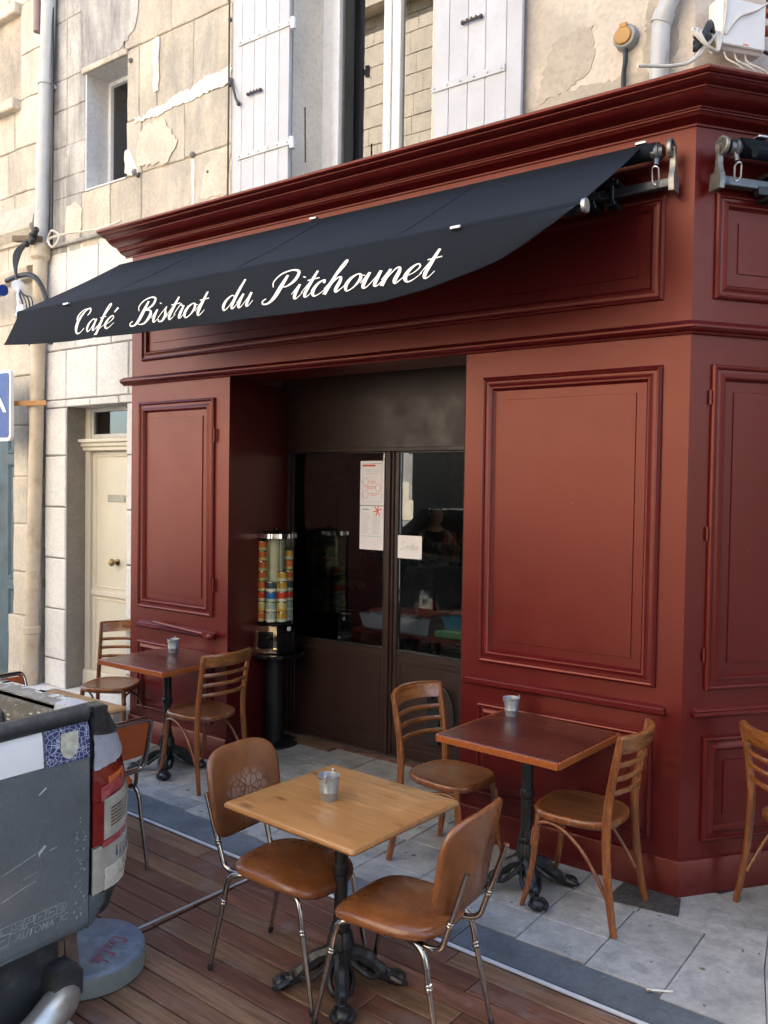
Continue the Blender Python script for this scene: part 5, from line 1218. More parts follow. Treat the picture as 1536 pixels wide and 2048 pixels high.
def can(kind):
    if kind in can_mesh: return can_mesh[kind]
    m = MB(); rr_ = .0405; h = .075
    def band_(z0, z1, mi): m.cur = mi; m.lathe([(rr_, z0), (rr_, z1)], 16) if False else m.strip([[(rr_*math.cos(2*math.pi*j/16), rr_*math.sin(2*math.pi*j/16), z) for j in range(16)] for z in (z0, z1)], closed=True)
    m.cur = 0; m.lathe([(.0001, 0), (rr_*.9, 0), (rr_, .004)], 16); m.lathe([(rr_, h-.003), (rr_*.97, h), (rr_*.88, h-.004), (.0001, h-.004)], 16)
    band_(.004, .026, 2); band_(.026, .034, 3); band_(.034, h-.003, 1); m.cur = 0
    o = m.build('snack_can', ['tin']+list(can_defs[kind])); me = o.data; bpy.data.objects.remove(o); can_mesh[kind] = me; return me
cols = [(-112, ['orange', 'cream', 'red', 'orange', 'orange', 'orange', 'orange', 'orange']), (-70, ['teal', 'teal', 'blue', 'dark']), (-28, ['yellow', 'cream', 'red', 'yellow', 'yellow']), (-154, ['orange', 'cream', 'red', 'orange', 'orange', 'orange', 'orange']), (12, ['teal', 'teal', 'red', 'dark', 'orange']), (60, ['cream', 'orange', 'yellow', 'orange', 'cream', 'orange', 'yellow']), (120, ['orange', 'cream', 'yellow', 'orange', 'orange', 'cream', 'orange'])]
words = {-112: 'front left', -70: 'front middle', -28: 'front right', -154: 'left side', 12: 'right side', 60: 'back right', 120: 'back left'}
for a, kinds in cols:
    aa = R(a+10)
    for k, kd in enumerate(kinds):
        o = link('snack_can', can(kd), None, (-3.33+.118*math.cos(aa), .60+.118*math.sin(aa), .9635+k*.0775), (0, 0, q.uniform(0, 6)))
        lev = ('lowest', 'second', 'third', 'fourth', 'fifth', 'sixth', 'seventh', 'topmost')[k]
        tag(o, '%s labelled snack can, %s from the bottom in the %s column of the dispenser' % (kd, lev, words[a]) if k else '%s labelled snack can at the bottom of the %s column of the dispenser' % (kd, words[a]), 'can', 'snack cans stacked in the dispenser')
tag(MB().bar((-.17, .0, .012), (.20, -.015, .012), .09, .022, .003).build('wooden_board', 'plank_wood', None, (-3.03, .74, .0), (0, 0, 0)), 'narrow worn wooden board lying at the foot of the left door', 'board')
tag(MB().tube([(0, 0, .004), (.09, .05, .005)], .004, 6).build('drinking_straw', 'straw_white', None, (.16, -.885, 0)), 'thin white straw lying on the pavement near the gutter', 'straw')

# ------------------------------------------------------------------ tables
def outline(hx, hy, p=4, n=28, fx=lambda x: 1.0):
    out = []
    for k in range(n):
        a = 2*math.pi*(k+.5)/n; c, s_ = math.cos(a), math.sin(a)
        x = hx*math.copysign(abs(c)**(2/p), c); y = hy*math.copysign(abs(s_)**(2/p), s_)
        out.append((x, y*fx(x)))
    return out
def table_base(root, h):
    m = MB(); m.lathe([(.028, .30), (.028, h-.01)], 12); m.lathe([(.0001, h-.03), (.10, h-.03), (.10, h-.012), (.0001, h-.012)], 12); m.build('column', 'black_iron', root)
    m = MB(); m.lathe([(.0001, .075), (.05, .08), (.062, .10), (.058, .125), (.045, .15), (.048, .16), (.048, .18), (.042, .21), (.035, .235), (.040, .245), (.040, .258), (.033, .265), (.030, .30), (.0001, .30)], 14)
    for k in range(8):
        a = R(45*k); m.tube([(.046*math.cos(a), .046*math.sin(a), .16), (.046*math.cos(a), .046*math.sin(a), .19), (.036*math.cos(a), .036*math.sin(a), .235)], .009, 5)
    m.build('pedestal', 'black_iron', root)
    MB().lathe([(.028, .46), (.036, .47), (.036, .50), (.028, .51)], 12).build('ring', 'black_iron', root)
    for k in range(4):
        a = R(45+90*k); Mx = Matrix.Rotation(a, 4, 'Z')
        m = MB(); P = cat_rom([(.03, 0, .135), (.08, 0, .132), (.13, 0, .095), (.175, 0, .050), (.21, 0, .034), (.235, 0, .030)], 4)
        n = len(P); m.tube(P, [.034-.018*i/(n-1)+.004*math.sin(i*1.3) for i in range(n)], 8, 1.15, M=Mx)
        m.tube([tuple(Mx @ Vector(p)) for p in cat_rom([(.05, 0, .165), (.11, 0, .14), (.16, 0, .085), (.20, 0, .062)], 4)], .009, 5)
        m.sphere((.235, 0, .030), .034, 8, Mx, .85)
        for w_ in (-1, 1):
            m.tube([tuple(Mx @ Vector(p)) for p in cat_rom([(.04, w_*.03, .12), (.09, w_*.046, .085), (.13, w_*.034, .055), (.155, w_*.015, .06)], 4)], .012, 6)
            m.tube([tuple(Mx @ Vector(p)) for p in cat_rom([(.205, w_*.02, .045), (.24, w_*.04, .035), (.262, w_*.022, .022)], 3)], .012, 6)
        m.build('foot', 'black_iron', root)
def red_table(label, loc, rz, h=.785, s_=.64, wx=.675):
    t = thing('bistro_table', label, 'table', loc, rz, 'dark red cafe tables')
    hs_ = s_/2; hx_ = wx/2
    MB().box(-hx_+.006, hx_-.006, -hs_+.006, hs_-.006, h-.034, h, .003).build('tabletop', 'red_top', t)
    for k in range(4):
        L = hx_ if k % 2 else hs_-.0065
        o = MB().box(-.0065, .0065, -L, L, -.018, .016, .003).build('edge_band', 'red_edge', t)
        o.location = ((hx_, 0, h-.018), (0, hs_, h-.018), (-hx_, 0, h-.018), (0, -hs_, h-.018))[k]
        o.rotation_euler = (0, 0, R(90*k))
    table_base(t, h-.03); return t
T2 = red_table('dark red square table in front of the right hand maroon pilaster', (-.635, -.388, 0), R(-3.2))
T3 = copy_thing(T2, 'dark red square table in front of the left hand maroon pilaster', (-3.46, -.335, 0), R(.5))
def oak_table(label, loc, rz, mat='oak_top', h=.755, s_=.645, wx=.69):
    t = thing('wooden_table', label, 'table', loc, rz); hs_ = s_/2; hx_ = wx/2
    rows = []
    for d, z in ((.12, h), (.014, h), (.006, h-.003), (.001, h-.010), (.0, h-.018), (.004, h-.024), (.012, h-.030), (.022, h-.033), (.10, h-.033)):
        rr_ = .006 if d < .1 else .02
        rows.append([(x, y, z) for x, y in rrect(-hx_+d, hx_-d, -hs_+d, hs_-d, .012, 3)])
    m = MB(); m.strip(rows, closed=True); m.add(rows[0], [tuple(range(len(rows[0])))]); m.add(rows[-1], [tuple(range(len(rows[-1])))]); m.build('tabletop', mat, t, ang=30)
    table_base(t, h-.03); return t
T1 = oak_table('knotty light oak table standing on the deck in the foreground', (-.825, -1.625, 0), R(-3.2))
T4 = oak_table('pale plain wooden table half hidden behind the grey truck', (-3.05, -1.57, 0), R(0), 'pale_oak', .75, .66, .70)
# galvanised pails
def pail(label, loc, k=1.0):
    t = thing('tin_pail', label, 'pail', loc, RND.uniform(0, 6), 'little galvanised pails on the tables')
    m = MB(); m.lathe([(.0001, .002), (.031, .002), (.032, .0), (.033, .004), (.036, .03), (.0375, .032), (.0375, .036), (.0365, .038), (.043, .094), (.0455, .095), (.0455, .099), (.042, .099), (.0405, .094), (.031, .010), (.0001, .008)], 22, Matrix.Scale(k, 4)); m.build('bucket', 'galvanised', t, ang=50)
    m = MB()
    for s_ in (-1, 1): m.tube([(s_*.043*k, 0, .082*k), (s_*.048*k, 0, .085*k), (s_*.048*k, 0, .105*k), (s_*.043*k, 0, .108*k)], .0045*k, 5)
    m.build('lug', 'galvanised', t)
    pts = [(.046*k*math.cos(R(a)), .046*k*math.sin(R(a))*1.0, (.090+.006*math.cos(R(a*2)))*k) for a in range(0, 181, 15)]
    MB().tube(pts, .0016*k, 5).build('handle', 'aged_chrome', t)
    return t
p1 = pail('galvanised pail on the knotty oak table in the foreground', (-.878, -1.645, .7555), 1.0)
copy_thing(p1, 'galvanised pail on the dark red table before the right pilaster', (-.861, -.145, .786), 1.0)
copy_thing(p1, 'galvanised pail on the dark red table before the left pilaster', (-3.593, -.175, .786), 2.2)

# ------------------------------------------------------------------ bentwood chairs
def bistro_chair(label, loc, rz):
    t = thing('bentwood_chair', label, 'chair', loc, rz, 'wooden slat backed cafe chairs')
    fx = lambda x: .92+.22*(x+.2)
    rows = []
    for k, z in ((.001, .468), (.55, .469), (.86, .473), (.90, .4765)): rows.append([(x, y, z) for x, y in outline(.208*k, .205*k, 3.0, 36, fx)])
    m = MB(); m.strip(rows, closed=True); m.add(rows[0], [tuple(range(36))]); m.build('seat', 'bistro_seat', t, ang=50)
    rows = []
    for k, z in ((.90, .4765), (.93, .480), (.97, .4795), (1.0, .474), (1.01, .462), (1.0, .447), (.97, .442), (.86, .442), (.85, .462)): rows.append([(x, y, z) for x, y in outline(.208*k, .205*k, 3.0, 36, fx)])
    m = MB(); m.strip(rows, closed=True); m.build('seat_rim', 'bistro_wood', t, ang=50)
    MB().prism(outline(.19, .188, 3.0, 24, fx), .444, .455).build('seat_bottom', 'bistro_seat', t)
    for s_ in (-1, 1):
        P = cat_rom([(-.245, s_*.222, 0), (-.205, s_*.208, .24), (-.192, s_*.197, .47), (-.205, s_*.193, .64), (-.250, s_*.200, .895)], 5)
        m = MB(); m.tube(P, [.0125+.0035*math.sin(math.pi*min(1, i/(len(P)-1)*1.0)) for i in range(len(P))], 8, 1.35, up=(1, 0, 0)); m.build('rear_post', 'bistro_wood', t, ang=50)
        P = cat_rom([(.155, s_*.160, .455), (.168, s_*.168, .30), (.188, s_*.177, .14), (.222, s_*.190, 0)], 5)
        m = MB(); m.tube(P, [.0175-.006*i/(len(P)-1) for i in range(len(P))], 8); m.build('front_leg', 'bistro_wood', t, ang=50)
        P = cat_rom([(.185, s_*.168, .30), (.172, s_*.168, .385), (.12, s_*.174, .425), (.03, s_*.182, .415), (-.07, s_*.190, .345), (-.15, s_*.197, .24), (-.200, s_*.205, .155)], 5)
        m = MB(); m.tube(P, .0092, 7); m.build('brace', 'bistro_wood', t, ang=60)
    def back_x(y, d): return -d*(1-(y/.2)**2)
    rows = []
    for z in (.818, .83, .86, .885, .899, .903):
        e = {.818: .5, .903: .55}.get(z, 1)
        rows.append([(-.236-(z-.818)*.17+back_x(y, .070)-.010*e, y, z+.006*(1-(y/.2)**2)) for y in [-.205+.41*i/12 for i in range(13)]])
    m = MB(); m.sheet(rows, .020, (1, 0, 0)); m.build('top_rail', 'bistro_rail', t, ang=50)
    for z in (.765, .700, .632):
        xb = -.205-(z-.64)*.18; yy = .193+(z-.64)*.03
        P = [(xb+back_x(y*.2/yy, .058), y, z+.004*(1-(y/yy)**2)) for y in [-yy+2*yy*i/10 for i in range(11)]]
        m = MB(); m.tube(P, .0075, 8, 1.75, up=(0, 0, 1)); m.build('slat', 'bistro_rail', t, ang=60)
    return t
CB = bistro_chair('wooden slat back chair right of the right hand dark red table, nearest the corner', (-.352, -.362, 0), R(180+2))
copy_thing(CB, 'wooden slat back chair left of the right hand dark red table, before the doors', (-1.105, -.35, 0), R(-5))
copy_thing(CB, 'wooden slat back chair by the cream house door, left of a red table', (-4.25, -.22, 0), R(-60))
copy_thing(CB, 'wooden slat back chair between the left hand red table and the dispenser', (-3.13, -.31, 0), R(180-2))
copy_thing(CB, 'wooden slat back chair cut off by the right edge of the picture', (.57, .19, 0), R(53))

# ------------------------------------------------------------------ tan vinyl chairs with metal legs
def vinyl_chair(label, loc, rz, backmat='tan_vinyl'):
    t = thing('vinyl_chair', label, 'chair', loc, rz, 'tan vinyl chairs with steel legs')
    rows = []
    for k, z in ((.001, .476), (.5, .477), (.8, .474), (.93, .466), (.985, .455), (1.0, .443), (.985, .432), (.95, .427), (.001, .427)):
        rows.append([(x+.018, y, z-.022*max(0, x/.2)**3+.006*(y/.2)**2) for x, y in outline(.225*k, .205*k, 3.2, 36, lambda x: .97+.14*x)])
    m = MB(); m.strip(rows, closed=True); m.build('seat', 'tan_vinyl', t, ang=60)
    MB().prism(outline(.16, .15, 4, 20), .414, .426).build('seat_board', 'plank_wood', t)
    # backrest
    rows = []
    ou = outline(.210, .182, 3.9, 36)
    def bpt(y, v, d):
        x = -.300-.32*v*.6+.10*(y/.2)**2*.42-.0
        return (x+d, y, .712+v)
    for k, d in ((.001, .022), (.6, .0215), (.9, .019), (.975, .012), (1.0, .0), (.985, -.008), (.95, -.012), (.001, -.014)):
        rows.append([bpt(y*k*(1.0-.10*(-v)/.168*.3), v*k, d) for y, v in ou])
    m = MB(); m.strip(rows, closed=True); m.build('backrest', backmat, t, ang=60, origin=(-.30, 0, .712))
    m = MB()
    for s_ in (-1, 1):
        for f_ in (-1, 1):
            P = cat_rom([(f_*.06, s_*.125, .420), (f_*.135, s_*.152, .420), (f_*.178, s_*.166, .405), (f_*.196, s_*.171, .365), (f_*.206, s_*.174, .31)], 5)+[Vector((f_*.272, s_*.186, .012))]
            n = len(P)
            m = MB(); m.tube(P, [.0115]*(n-1)+[.0085], 10)
            a = Vector((f_*.206, s_*.174, .31)); d = (P[-1]-a).normalized(); Mx = d.to_track_quat('Z', 'Y').to_matrix().to_4x4(); Mx.translation = a
            m.lathe([(.0116, 0), (.0145, .003), (.0145, .010), (.012, .013), (.0145, .016), (.0145, .023), (.0116, .027)], 10, Mx)
            l_ = m.build('leg', 'aged_chrome', t, ang=60)
            m = MB(); Mx2 = Mx.copy(); Mx2.translation = P[-1]; m.lathe([(.0001, .013), (.010, .012), (.0115, .0), (.0105, -.014), (.0085, -.018)], 10, Mx2); m.build('rubber_tip', 'black_plastic', l_)
        P = cat_rom([(.02, s_*.105, .416), (-.10, s_*.125, .414), (-.195, s_*.138, .412), (-.238, s_*.142, .432), (-.256, s_*.144, .475)], 5)+[Vector((-.300, s_*.148, .60)), Vector((-.338, s_*.150, .715))]
        m = MB(); m.tube(P, .0112, 10)
        a = Vector((-.268, s_*.145, .51)); d = (P[-1]-a).normalized(); Mx = d.to_track_quat('Z', 'Y').to_matrix().to_4x4(); Mx.translation = a
        m.lathe([(.0113, 0), (.0140, .003), (.0140, .009), (.012, .012), (.0140, .015), (.0140, .021), (.0113, .024)], 10, Mx); m.build('back_tube', 'aged_chrome', t, ang=60)
    m = MB(); m.tube([(-.10, -.13, .405), (-.10, .13, .405)], .010, 8); m.tube([(.06, -.125, .410), (.06, .125, .410)], .010, 8); m.build('stretcher', 'aged_chrome', t)
    return t
VF = vinyl_chair('tan vinyl chair right of the oak table with its plain back towards the viewer', (-.485, -1.668, 0), R(180+3))
VE = vinyl_chair('tan vinyl chair left of the oak table, backrest worn in pale cracked patches', (-1.065, -1.66, 0), R(2), 'worn_tan_vinyl')
# orange chairs with tube frames
def tube_chair(label, loc, rz):
    t = thing('tube_frame_chair', label, 'chair', loc, rz, 'orange vinyl chairs with looped tube backs')
    rows = []
    for k, z in ((.001, .470), (.85, .468), (.97, .46), (1, .45), (.97, .437), (.001, .435)): rows.append([(x, y, z) for x, y in outline(.20*k, .20*k, 4, 28)])
    MB().strip(rows, closed=True).build('seat', 'orange_vinyl', t, ang=60)
    L = cat_rom([(-.225, -.135, .525), (-.228, -.185, .545), (-.240, -.195, .60), (-.275, -.195, .745), (-.288, -.178, .793), (-.292, -.135, .803), (-.292, .135, .803), (-.288, .178, .793), (-.275, .195, .745), (-.240, .195, .60), (-.228, .185, .545), (-.225, .135, .525)], 4, True)
    MB().tube(L, .0150, 9, closed=True).build('back_loop', 'aged_chrome', t, ang=60)
    rows = [[(-.245-(z-.60)*.24+.0, y, z) for y in (-.180, -.1, 0, .1, .180)] for z in (.60, .67, .74, .785)]
    m = MB(); m.sheet(rows, .018, (1, 0, 0)); m.build('back_panel', 'orange_vinyl', t)
    for s_ in (-1, 1):
        MB().tube(cat_rom([(-.10, s_*.16, .425), (-.19, s_*.165, .43), (-.225, s_*.15, .525)], 4), .011, 8).build('back_tube', 'aged_chrome', t)
        for f_ in (-1, 1):
            P = cat_rom([(f_*.05, s_*.14, .428), (f_*.15, s_*.168, .428), (f_*.195, s_*.178, .40), (f_*.21, s_*.182, .34)], 5)+[Vector((f_*.265, s_*.192, .0))]
            MB().tube(P, [.0115]*(len(P)-1)+[.009], 9).build('leg', 'aged_chrome', t, ang=60)
    return t
TG = tube_chair('orange chair with looped chrome back beside the truck tail light', (-2.545, -1.62, 0), R(180))
copy_thing(TG, 'orange chair at the left edge beyond the truck bed', (-3.43, -1.46, 0), R(0))
# ------------------------------------------------------------------ grey pickup truck, rear corner in the left foreground
TL = Vector((-1.39, -2.9, -.12))
tk = thing('pickup_truck', 'battered grey pickup truck with taped tail light, rear corner in the left foreground', 'truck', TL)
def tb_(m, name, mat, par=None, **k):
    return m.build(name, mat, par or tk, loc=(-TL if par is None else (0, 0, 0)), **k)
GX = [(.368, -1.425), (.372, -1.400), (.385, -1.388), (.41, -1.383), (.45, -1.386), (.55, -1.384), (.70, -1.380), (.85, -1.379), (.98, -1.381), (1.06, -1.385), (1.12, -1.392), (1.145, -1.402)]
def gx(z):
    for (a, xa), (c, xc) in zip(GX, GX[1:]):
        if z <= c: return xa+(xc-xa)*(z-a)/(c-a)
    return GX[-1][1]
GY0, GY1 = -3.78, -2.388
rows = []
for z, x in GX:
    e = .006*max(0, (z-.9))*0
    row = []
    for i in range(25):
        y = GY0+(GY1-GY0)*i/24; ed = min(i, 24-i)
        yy = y-.0*(1) + (.020*(.95-z)/.5*0)
        dx = -.016 if ed == 0 else (-.004 if ed == 1 and False else 0)
        row.append((x+dx+0.0012*math.sin(y*7+z*5)*(1 if ed > 1 else 0), yy, z))
    row.insert(24, (x-.002, GY1-.010, z)); row.insert(1, (x-.002, GY0+.010, z))
    rows.append(row)
m = MB(); m.sheet(rows, .045, (-1, 0, 0)); gate = tb_(m, 'tailgate', 'truck_grey', ang=50)
m = MB(); m.tube([(-1.412, GY0, 1.160), (-1.412, -3.0, 1.160), (-1.412, GY1-.01, 1.168)], .032, 12, 1.05); tb_(m, 'gate_cap', 'truck_black', ang=60)
def gate_sheet(y0, y1, z0, z1, d, name, mat, par=None, n=6, bend=0):
    rws = [[(gx(z)+d+0.0012*math.sin(y*7+z*5), y, z+bend*(y-y0)) for y in [y0+(y1-y0)*i/n for i in range(n+1)]] for z in [z0+(z1-z0)*j/5 for j in range(6)]]
    m = MB(); m.sheet(rws, .0006, (1, 0, 0)); return tb_(m, name, mat, ang=60)
gate_sheet(-2.745, -2.582, 1.016, 1.146, .0015, 'white_sticker', 'sticker_white')
gate_sheet(-2.572, -2.398, 1.012, 1.138, .0015, 'blue_sticker', 'sticker_blue')
m = MB(); pts = [(-.034, .045), (-.036, -.012), (-.024, -.04), (0, -.052), (.024, -.04), (.036, -.012), (.034, .045)]
TX = Matrix(((0, 0, 1, gx(1.075)+.0064), (1, 0, 0, -2.482), (0, 1, 0, 1.075), (0, 0, 0, 1)))
m.prism(pts, 0, .001, TX); tb_(m, 'crest', 'sticker_crest')
q = random.Random(21)
m = MB()
def scr(y0, z0, y1, z1, w_): m.bar((gx(z0)+.0012+0.0012*math.sin(y0*7+z0*5), y0, z0), (gx(z1)+.0012+0.0012*math.sin(y1*7+z1*5), y1, z1), .0006, w_, 0, (0, 0, 1))
for y0, z0, y1, z1, w_ in ((-2.60, .925, -2.572, .945, .006), (-2.60, .72, -2.575, .742, .010), (-2.60, .71, -2.60, .72, .012), (-2.735, .69, -2.61, .725, .0015), (-2.735, .60, -2.64, .625, .0018), (-2.64, .625, -2.61, .628, .0015), (-2.56, .72, -2.53, .723, .002), (-2.66, .65, -2.60, .66, .001)): scr(y0, z0, y1, z1, w_)
for k in range(46):
    y = -2.43+q.uniform(-.03, .022); z = q.uniform(.42, .80); s_ = q.uniform(.001, .004); scr(y, z, y+s_, z+q.uniform(-.004, .008), s_)
for k in range(16):
    y = q.uniform(-2.74, -2.42); z = q.uniform(.39, 1.0); s_ = q.uniform(.0008, .002); scr(y, z, y+s_*2, z, s_)
o = tb_(m, 'scratches', 'scratch'); o['kind'] = 'stuff'
def lettering(txt, y0, y1, zb, h, name, outline_=False, z1=None):
    cu = bpy.data.curves.new(name, 'FONT'); cu.body = txt; cu.size = 1.0; cu.offset = .018; cu.resolution_u = 3
    o = bpy.data.objects.new(name, cu); COL.objects.link(o); bpy.context.view_layer.update()
    me = bpy.data.meshes.new_from_object(o.evaluated_get(bpy.context.evaluated_depsgraph_get())); bpy.data.objects.remove(o)
    xs = [v.co.x for v in me.vertices]; ys_ = [v.co.y for v in me.vertices]; wx = max(xs)-min(xs); hy = max(ys_)-min(ys_)
    if outline_:
        bm = bmesh.new(); bm.from_mesh(me); bmesh.ops.dissolve_limit(bm, angle_limit=.01, verts=bm.verts, edges=bm.edges)
        bm.faces.ensure_lookup_table(); bmesh.ops.inset_region(bm, faces=bm.faces[:], thickness=.055); 
        bmesh.ops.delete(bm, geom=[f for f in bm.faces if f.select], context='FACES') if False else None
        bm.to_mesh(me); bm.free()
    for v in me.vertices:
        t = (v.co.x-min(xs))/wx; y = y0+(y1-y0)*t; z = zb+(v.co.y-min(ys_))/hy*h + (0 if z1 is None else (z1-zb)*t)
        z += 0; v.co = (gx(z)+.0022+0.0012*math.sin(y*7+z*5)-TL.x, y+.012*(v.co.y-min(ys_))/hy*.6-TL.y, z-TL.z)
    me.materials.append(MATS['truck_letter']); return link(name, me, tk)
lettering('AUTOMATIC', -2.688, -2.488, .446, .026, 'lettering')
# outlined SPEED 5
m = MB()
def box_letter(y, w_, z0, z1, segs):
    for a, c in segs:
        p0 = (y+a[0]*w_, z0+a[1]*(z1-z0)); p1 = (y+c[0]*w_, z0+c[1]*(z1-z0))
        m.bar((gx(p0[1])+.0014+0.0012*math.sin(p0[0]*7+p0[1]*5), p0[0]+.008*(p0[1]-z0)/.04, p0[1]), (gx(p1[1])+.0014+0.0012*math.sin(p1[0]*7+p1[1]*5), p1[0]+.008*(p1[1]-z0)/.04, p1[1]), .0006, .0038, 0, (1, 0, 0) if False else (0, .001, 1))
LT = {'S': [((0, 0), (1, 0)), ((1, 0), (1, .6)), ((1, .6), (.3, .6)), ((.3, .6), (.3, 1)), ((.3, 1), (1, 1)), ((0, .35), (.7, .35)), ((0, 0), (0, .35)), ((0, .35), (0, 1)), ((0, 1), (.3, 1))],
      'P': [((0, 0), (0, 1)), ((0, 1), (1, 1)), ((1, 1), (1, .4)), ((1, .4), (.35, .4)), ((.35, .4), (.35, 0)), ((.35, 0), (0, 0)), ((.35, .7), (.7, .7))],
      'E': [((0, 0), (0, 1)), ((0, 1), (1, 1)), ((0, 0), (1, 0)), ((.35, .5), (.9, .5)), ((1, 1), (1, .75)), ((1, 0), (1, .25)), ((.35, .25), (.35, .75))],
      'D': [((0, 0), (0, 1)), ((0, 1), (.8, 1)), ((.8, 1), (1, .75)), ((1, .75), (1, .25)), ((1, .25), (.8, 0)), ((.8, 0), (0, 0)), ((.35, .3), (.7, .3)), ((.35, .7), (.7, .7)), ((.35, .3), (.35, .7)), ((.7, .3), (.7, .7))]}
for k, chh in enumerate('SPEED'): box_letter(-2.700+k*.0425, .036, .479, .512, LT[chh])
box_letter(-2.760, .05, .446, .512, LT['S'])
tb_(m, 'lettering', 'truck_letter')
# rear corner: lamp follows the rounded body corner
OUT = [(.40, -2.235), (.48, -2.190), (.60, -2.170), (.82, -2.170), (.95, -2.195), (1.06, -2.235), (1.13, -2.275), (1.18, -2.325)]
def outer(z):
    if z <= OUT[0][0]: return OUT[0][1]
    for (a, ya), (c, yc) in zip(OUT, OUT[1:]):
        if z <= c: return ya+(yc-ya)*(z-a)/(c-a)
    return OUT[-1][1]
def corner_pt(t, z, d=0):            # t 0 at the tailgate gap, 1 at the outer side
    y0 = -2.378; y1 = outer(z)+.02
    a = t*R(90); k = t
    y = y0+(y1-y0)*min(1, 1.18*t-.18*t*t*1.0) if t < 1 else y1
    x = -1.392-.11*t**2.6
    nx, ny = math.cos(t**1.8*R(80)), math.sin(t**1.8*R(80))
    return (x+d*nx, y+d*ny, z)
def corner_sheet(t0, t1, zf0, zf1, d, name, mat, th=.004, n=8, par=None, nz=5, rough=0, seed=0, rib=0):
    qq = random.Random(seed)
    rws = []
    for j in range(nz+1):
        row = []
        for i in range(n+1):
            t = t0+(t1-t0)*i/n; z0 = zf0(t) if callable(zf0) else zf0; z1 = zf1(t) if callable(zf1) else zf1
            row.append(corner_pt(t, z0+(z1-z0)*j/nz, d+qq.uniform(-rough, rough)+rib*(j % 2)))
        rws.append(row)
    m = MB(); m.sheet(rws, th, (-1, -.3, 0)); return tb_(m, name, mat, par, ang=45)
corner_sheet(0, 1, .40, 1.17, -.012, 'rear_corner', 'truck_black', .02, nz=10)
lamp = corner_sheet(0, 1, .487, .958, -.004, 'tail_light', 'reflector', .004)
SLP = .028
corner_sheet(.0, 1, lambda t: .828+SLP*t, lambda t: .954+SLP*t, .004, 'red_lens', 'lens_red', .005)
corner_sheet(.28, .70, lambda t: .865+SLP*t, lambda t: .905+SLP*t, .0075, 'amber_reflector', 'lens_amber', .003)
corner_sheet(.0, .18, lambda t: .665+SLP*t, lambda t: .826+SLP*t, .004, 'red_lens', 'lens_red', .005)
corner_sheet(.185, 1, lambda t: .672+SLP*t, lambda t: .825+SLP*t, .004, 'clear_lens', 'lens_clear', .005, nz=22, rib=.0028)
corner_sheet(.0, 1, lambda t: .487+SLP*t*.4, lambda t: .655+SLP*t, .003, 'clear_lens', 'lens_clear', .005, nz=24, rib=.0022)
for k in range(6): corner_sheet(.30, .85, lambda t: .715+.013*k+SLP*t, lambda t: .7195+.013*k+SLP*t, .0082, 'lens_glint', 'reflector', .001, nz=1)  # bright metal strips added as glints on the clear lenses
for k in range(4): corner_sheet(.42+.10*k, .455+.10*k, .600, .640, .0070, 'lens_glint', 'reflector', .001, n=2, nz=1)
corner_sheet(.15, 1, lambda t: .648+SLP*t*1.2, lambda t: .668+SLP*t*1.4, .0085, 'red_tape', 'lens_pink', .002, rough=.001, seed=3)
corner_sheet(.2, .99, lambda t: .49+SLP*t*.4, lambda t: .565+SLP*t, .0085, 'packing_tape', 'tube_tape', .002, rough=.003, seed=5)
corner_sheet(.12, .62, lambda t: .838+SLP*t-.07*max(0, .3-t), lambda t: .872+SLP*t+.03*t, .0092, 'packing_tape', 'lens_pink', .0015, rough=.0015, seed=6)
corner_sheet(.02, 1, lambda t: .950+SLP*t, lambda t: 1.135-.05*t, .009, 'silver_tape', 'tape_silver', .006, n=14, nz=9, rough=.0045, seed=8)
corner_sheet(.0, 1, lambda t: 1.085-.03*t, lambda t: 1.188-.02*t*t, .013, 'corner_cap', 'truck_black', .02, rough=.001)
# patch on top of corner
m = MB(); m.sheet([[(-1.392, y, 1.190-.02*((y+2.385)/.07)**2*.4) for y in (-2.40, -2.37, -2.34, -2.315)], [(-1.45, y, 1.192) for y in (-2.40, -2.37, -2.34, -2.325)], [(-1.47, y, 1.178) for y in (-2.40, -2.37, -2.34, -2.325)]], .02, (0, 0, -1)); tb_(m, 'corner_cap', 'truck_black', ang=60)
# bed side, rail, inner wall
def side_at(x0, x1, sgn=1):
    rws = []
    for z in (.44, .55, .7, .85, 1.0, 1.1, 1.16):
        y = outer(z); y = y if sgn > 0 else -6.168-y
        rws.append([(x, y, z) for x in (x0, (x0+x1)/2, x1)])
    return rws
for sgn in (1, -1):
    m = MB(); m.sheet(side_at(-1.50, -3.15, sgn), .03, (0, -sgn, 0)); tb_(m, 'bed_side', 'truck_grey', ang=50)
    ya, yb = (-2.325, -2.405) if sgn > 0 else (-3.843, -3.763)
    m = MB(); m.sheet([[(x, ya, 1.158) for x in (-1.42, -3.15)], [(x, ya, 1.172) for x in (-1.42, -3.15)], [(x, ya+(yb-ya)*.35, 1.176) for x in (-1.42, -3.15)], [(x, yb, 1.170) for x in (-1.42, -3.15)], [(x, yb, 1.150) for x in (-1.42, -3.15)], [(x, yb+.010*(1 if sgn > 0 else -1), 1.135) for x in (-1.42, -3.15)], [(x, yb, 1.110) for x in (-1.42, -3.15)]], .006, (0, 0, -1)); tb_(m, 'bed_rail', 'rail_paint', ang=40)
    m = MB(); y = -2.418 if sgn > 0 else -3.75
    m.box(-3.15, -1.44, min(y, y+.02*sgn), max(y, y+.02*sgn), .70, 1.145); tb_(m, 'inner_wall', 'bed_liner')
m = MB(); m.box(-3.15, -1.44, -3.75, -2.42, .66, .70); tb_(m, 'bed_floor', 'bed_liner')
m = MB(); m.sheet([[(x, y, z) for x in (-1.44, -1.50, -1.56, -1.585)] for y, z in ((-2.330, 1.178), (-2.36, 1.181), (-2.41, 1.174), (-2.418, 1.13), (-2.424, 1.09), (-2.424, 1.04))], .003, (0, .0, 1)); tb_(m, 'silver_tape', 'tape_silver', ang=60)
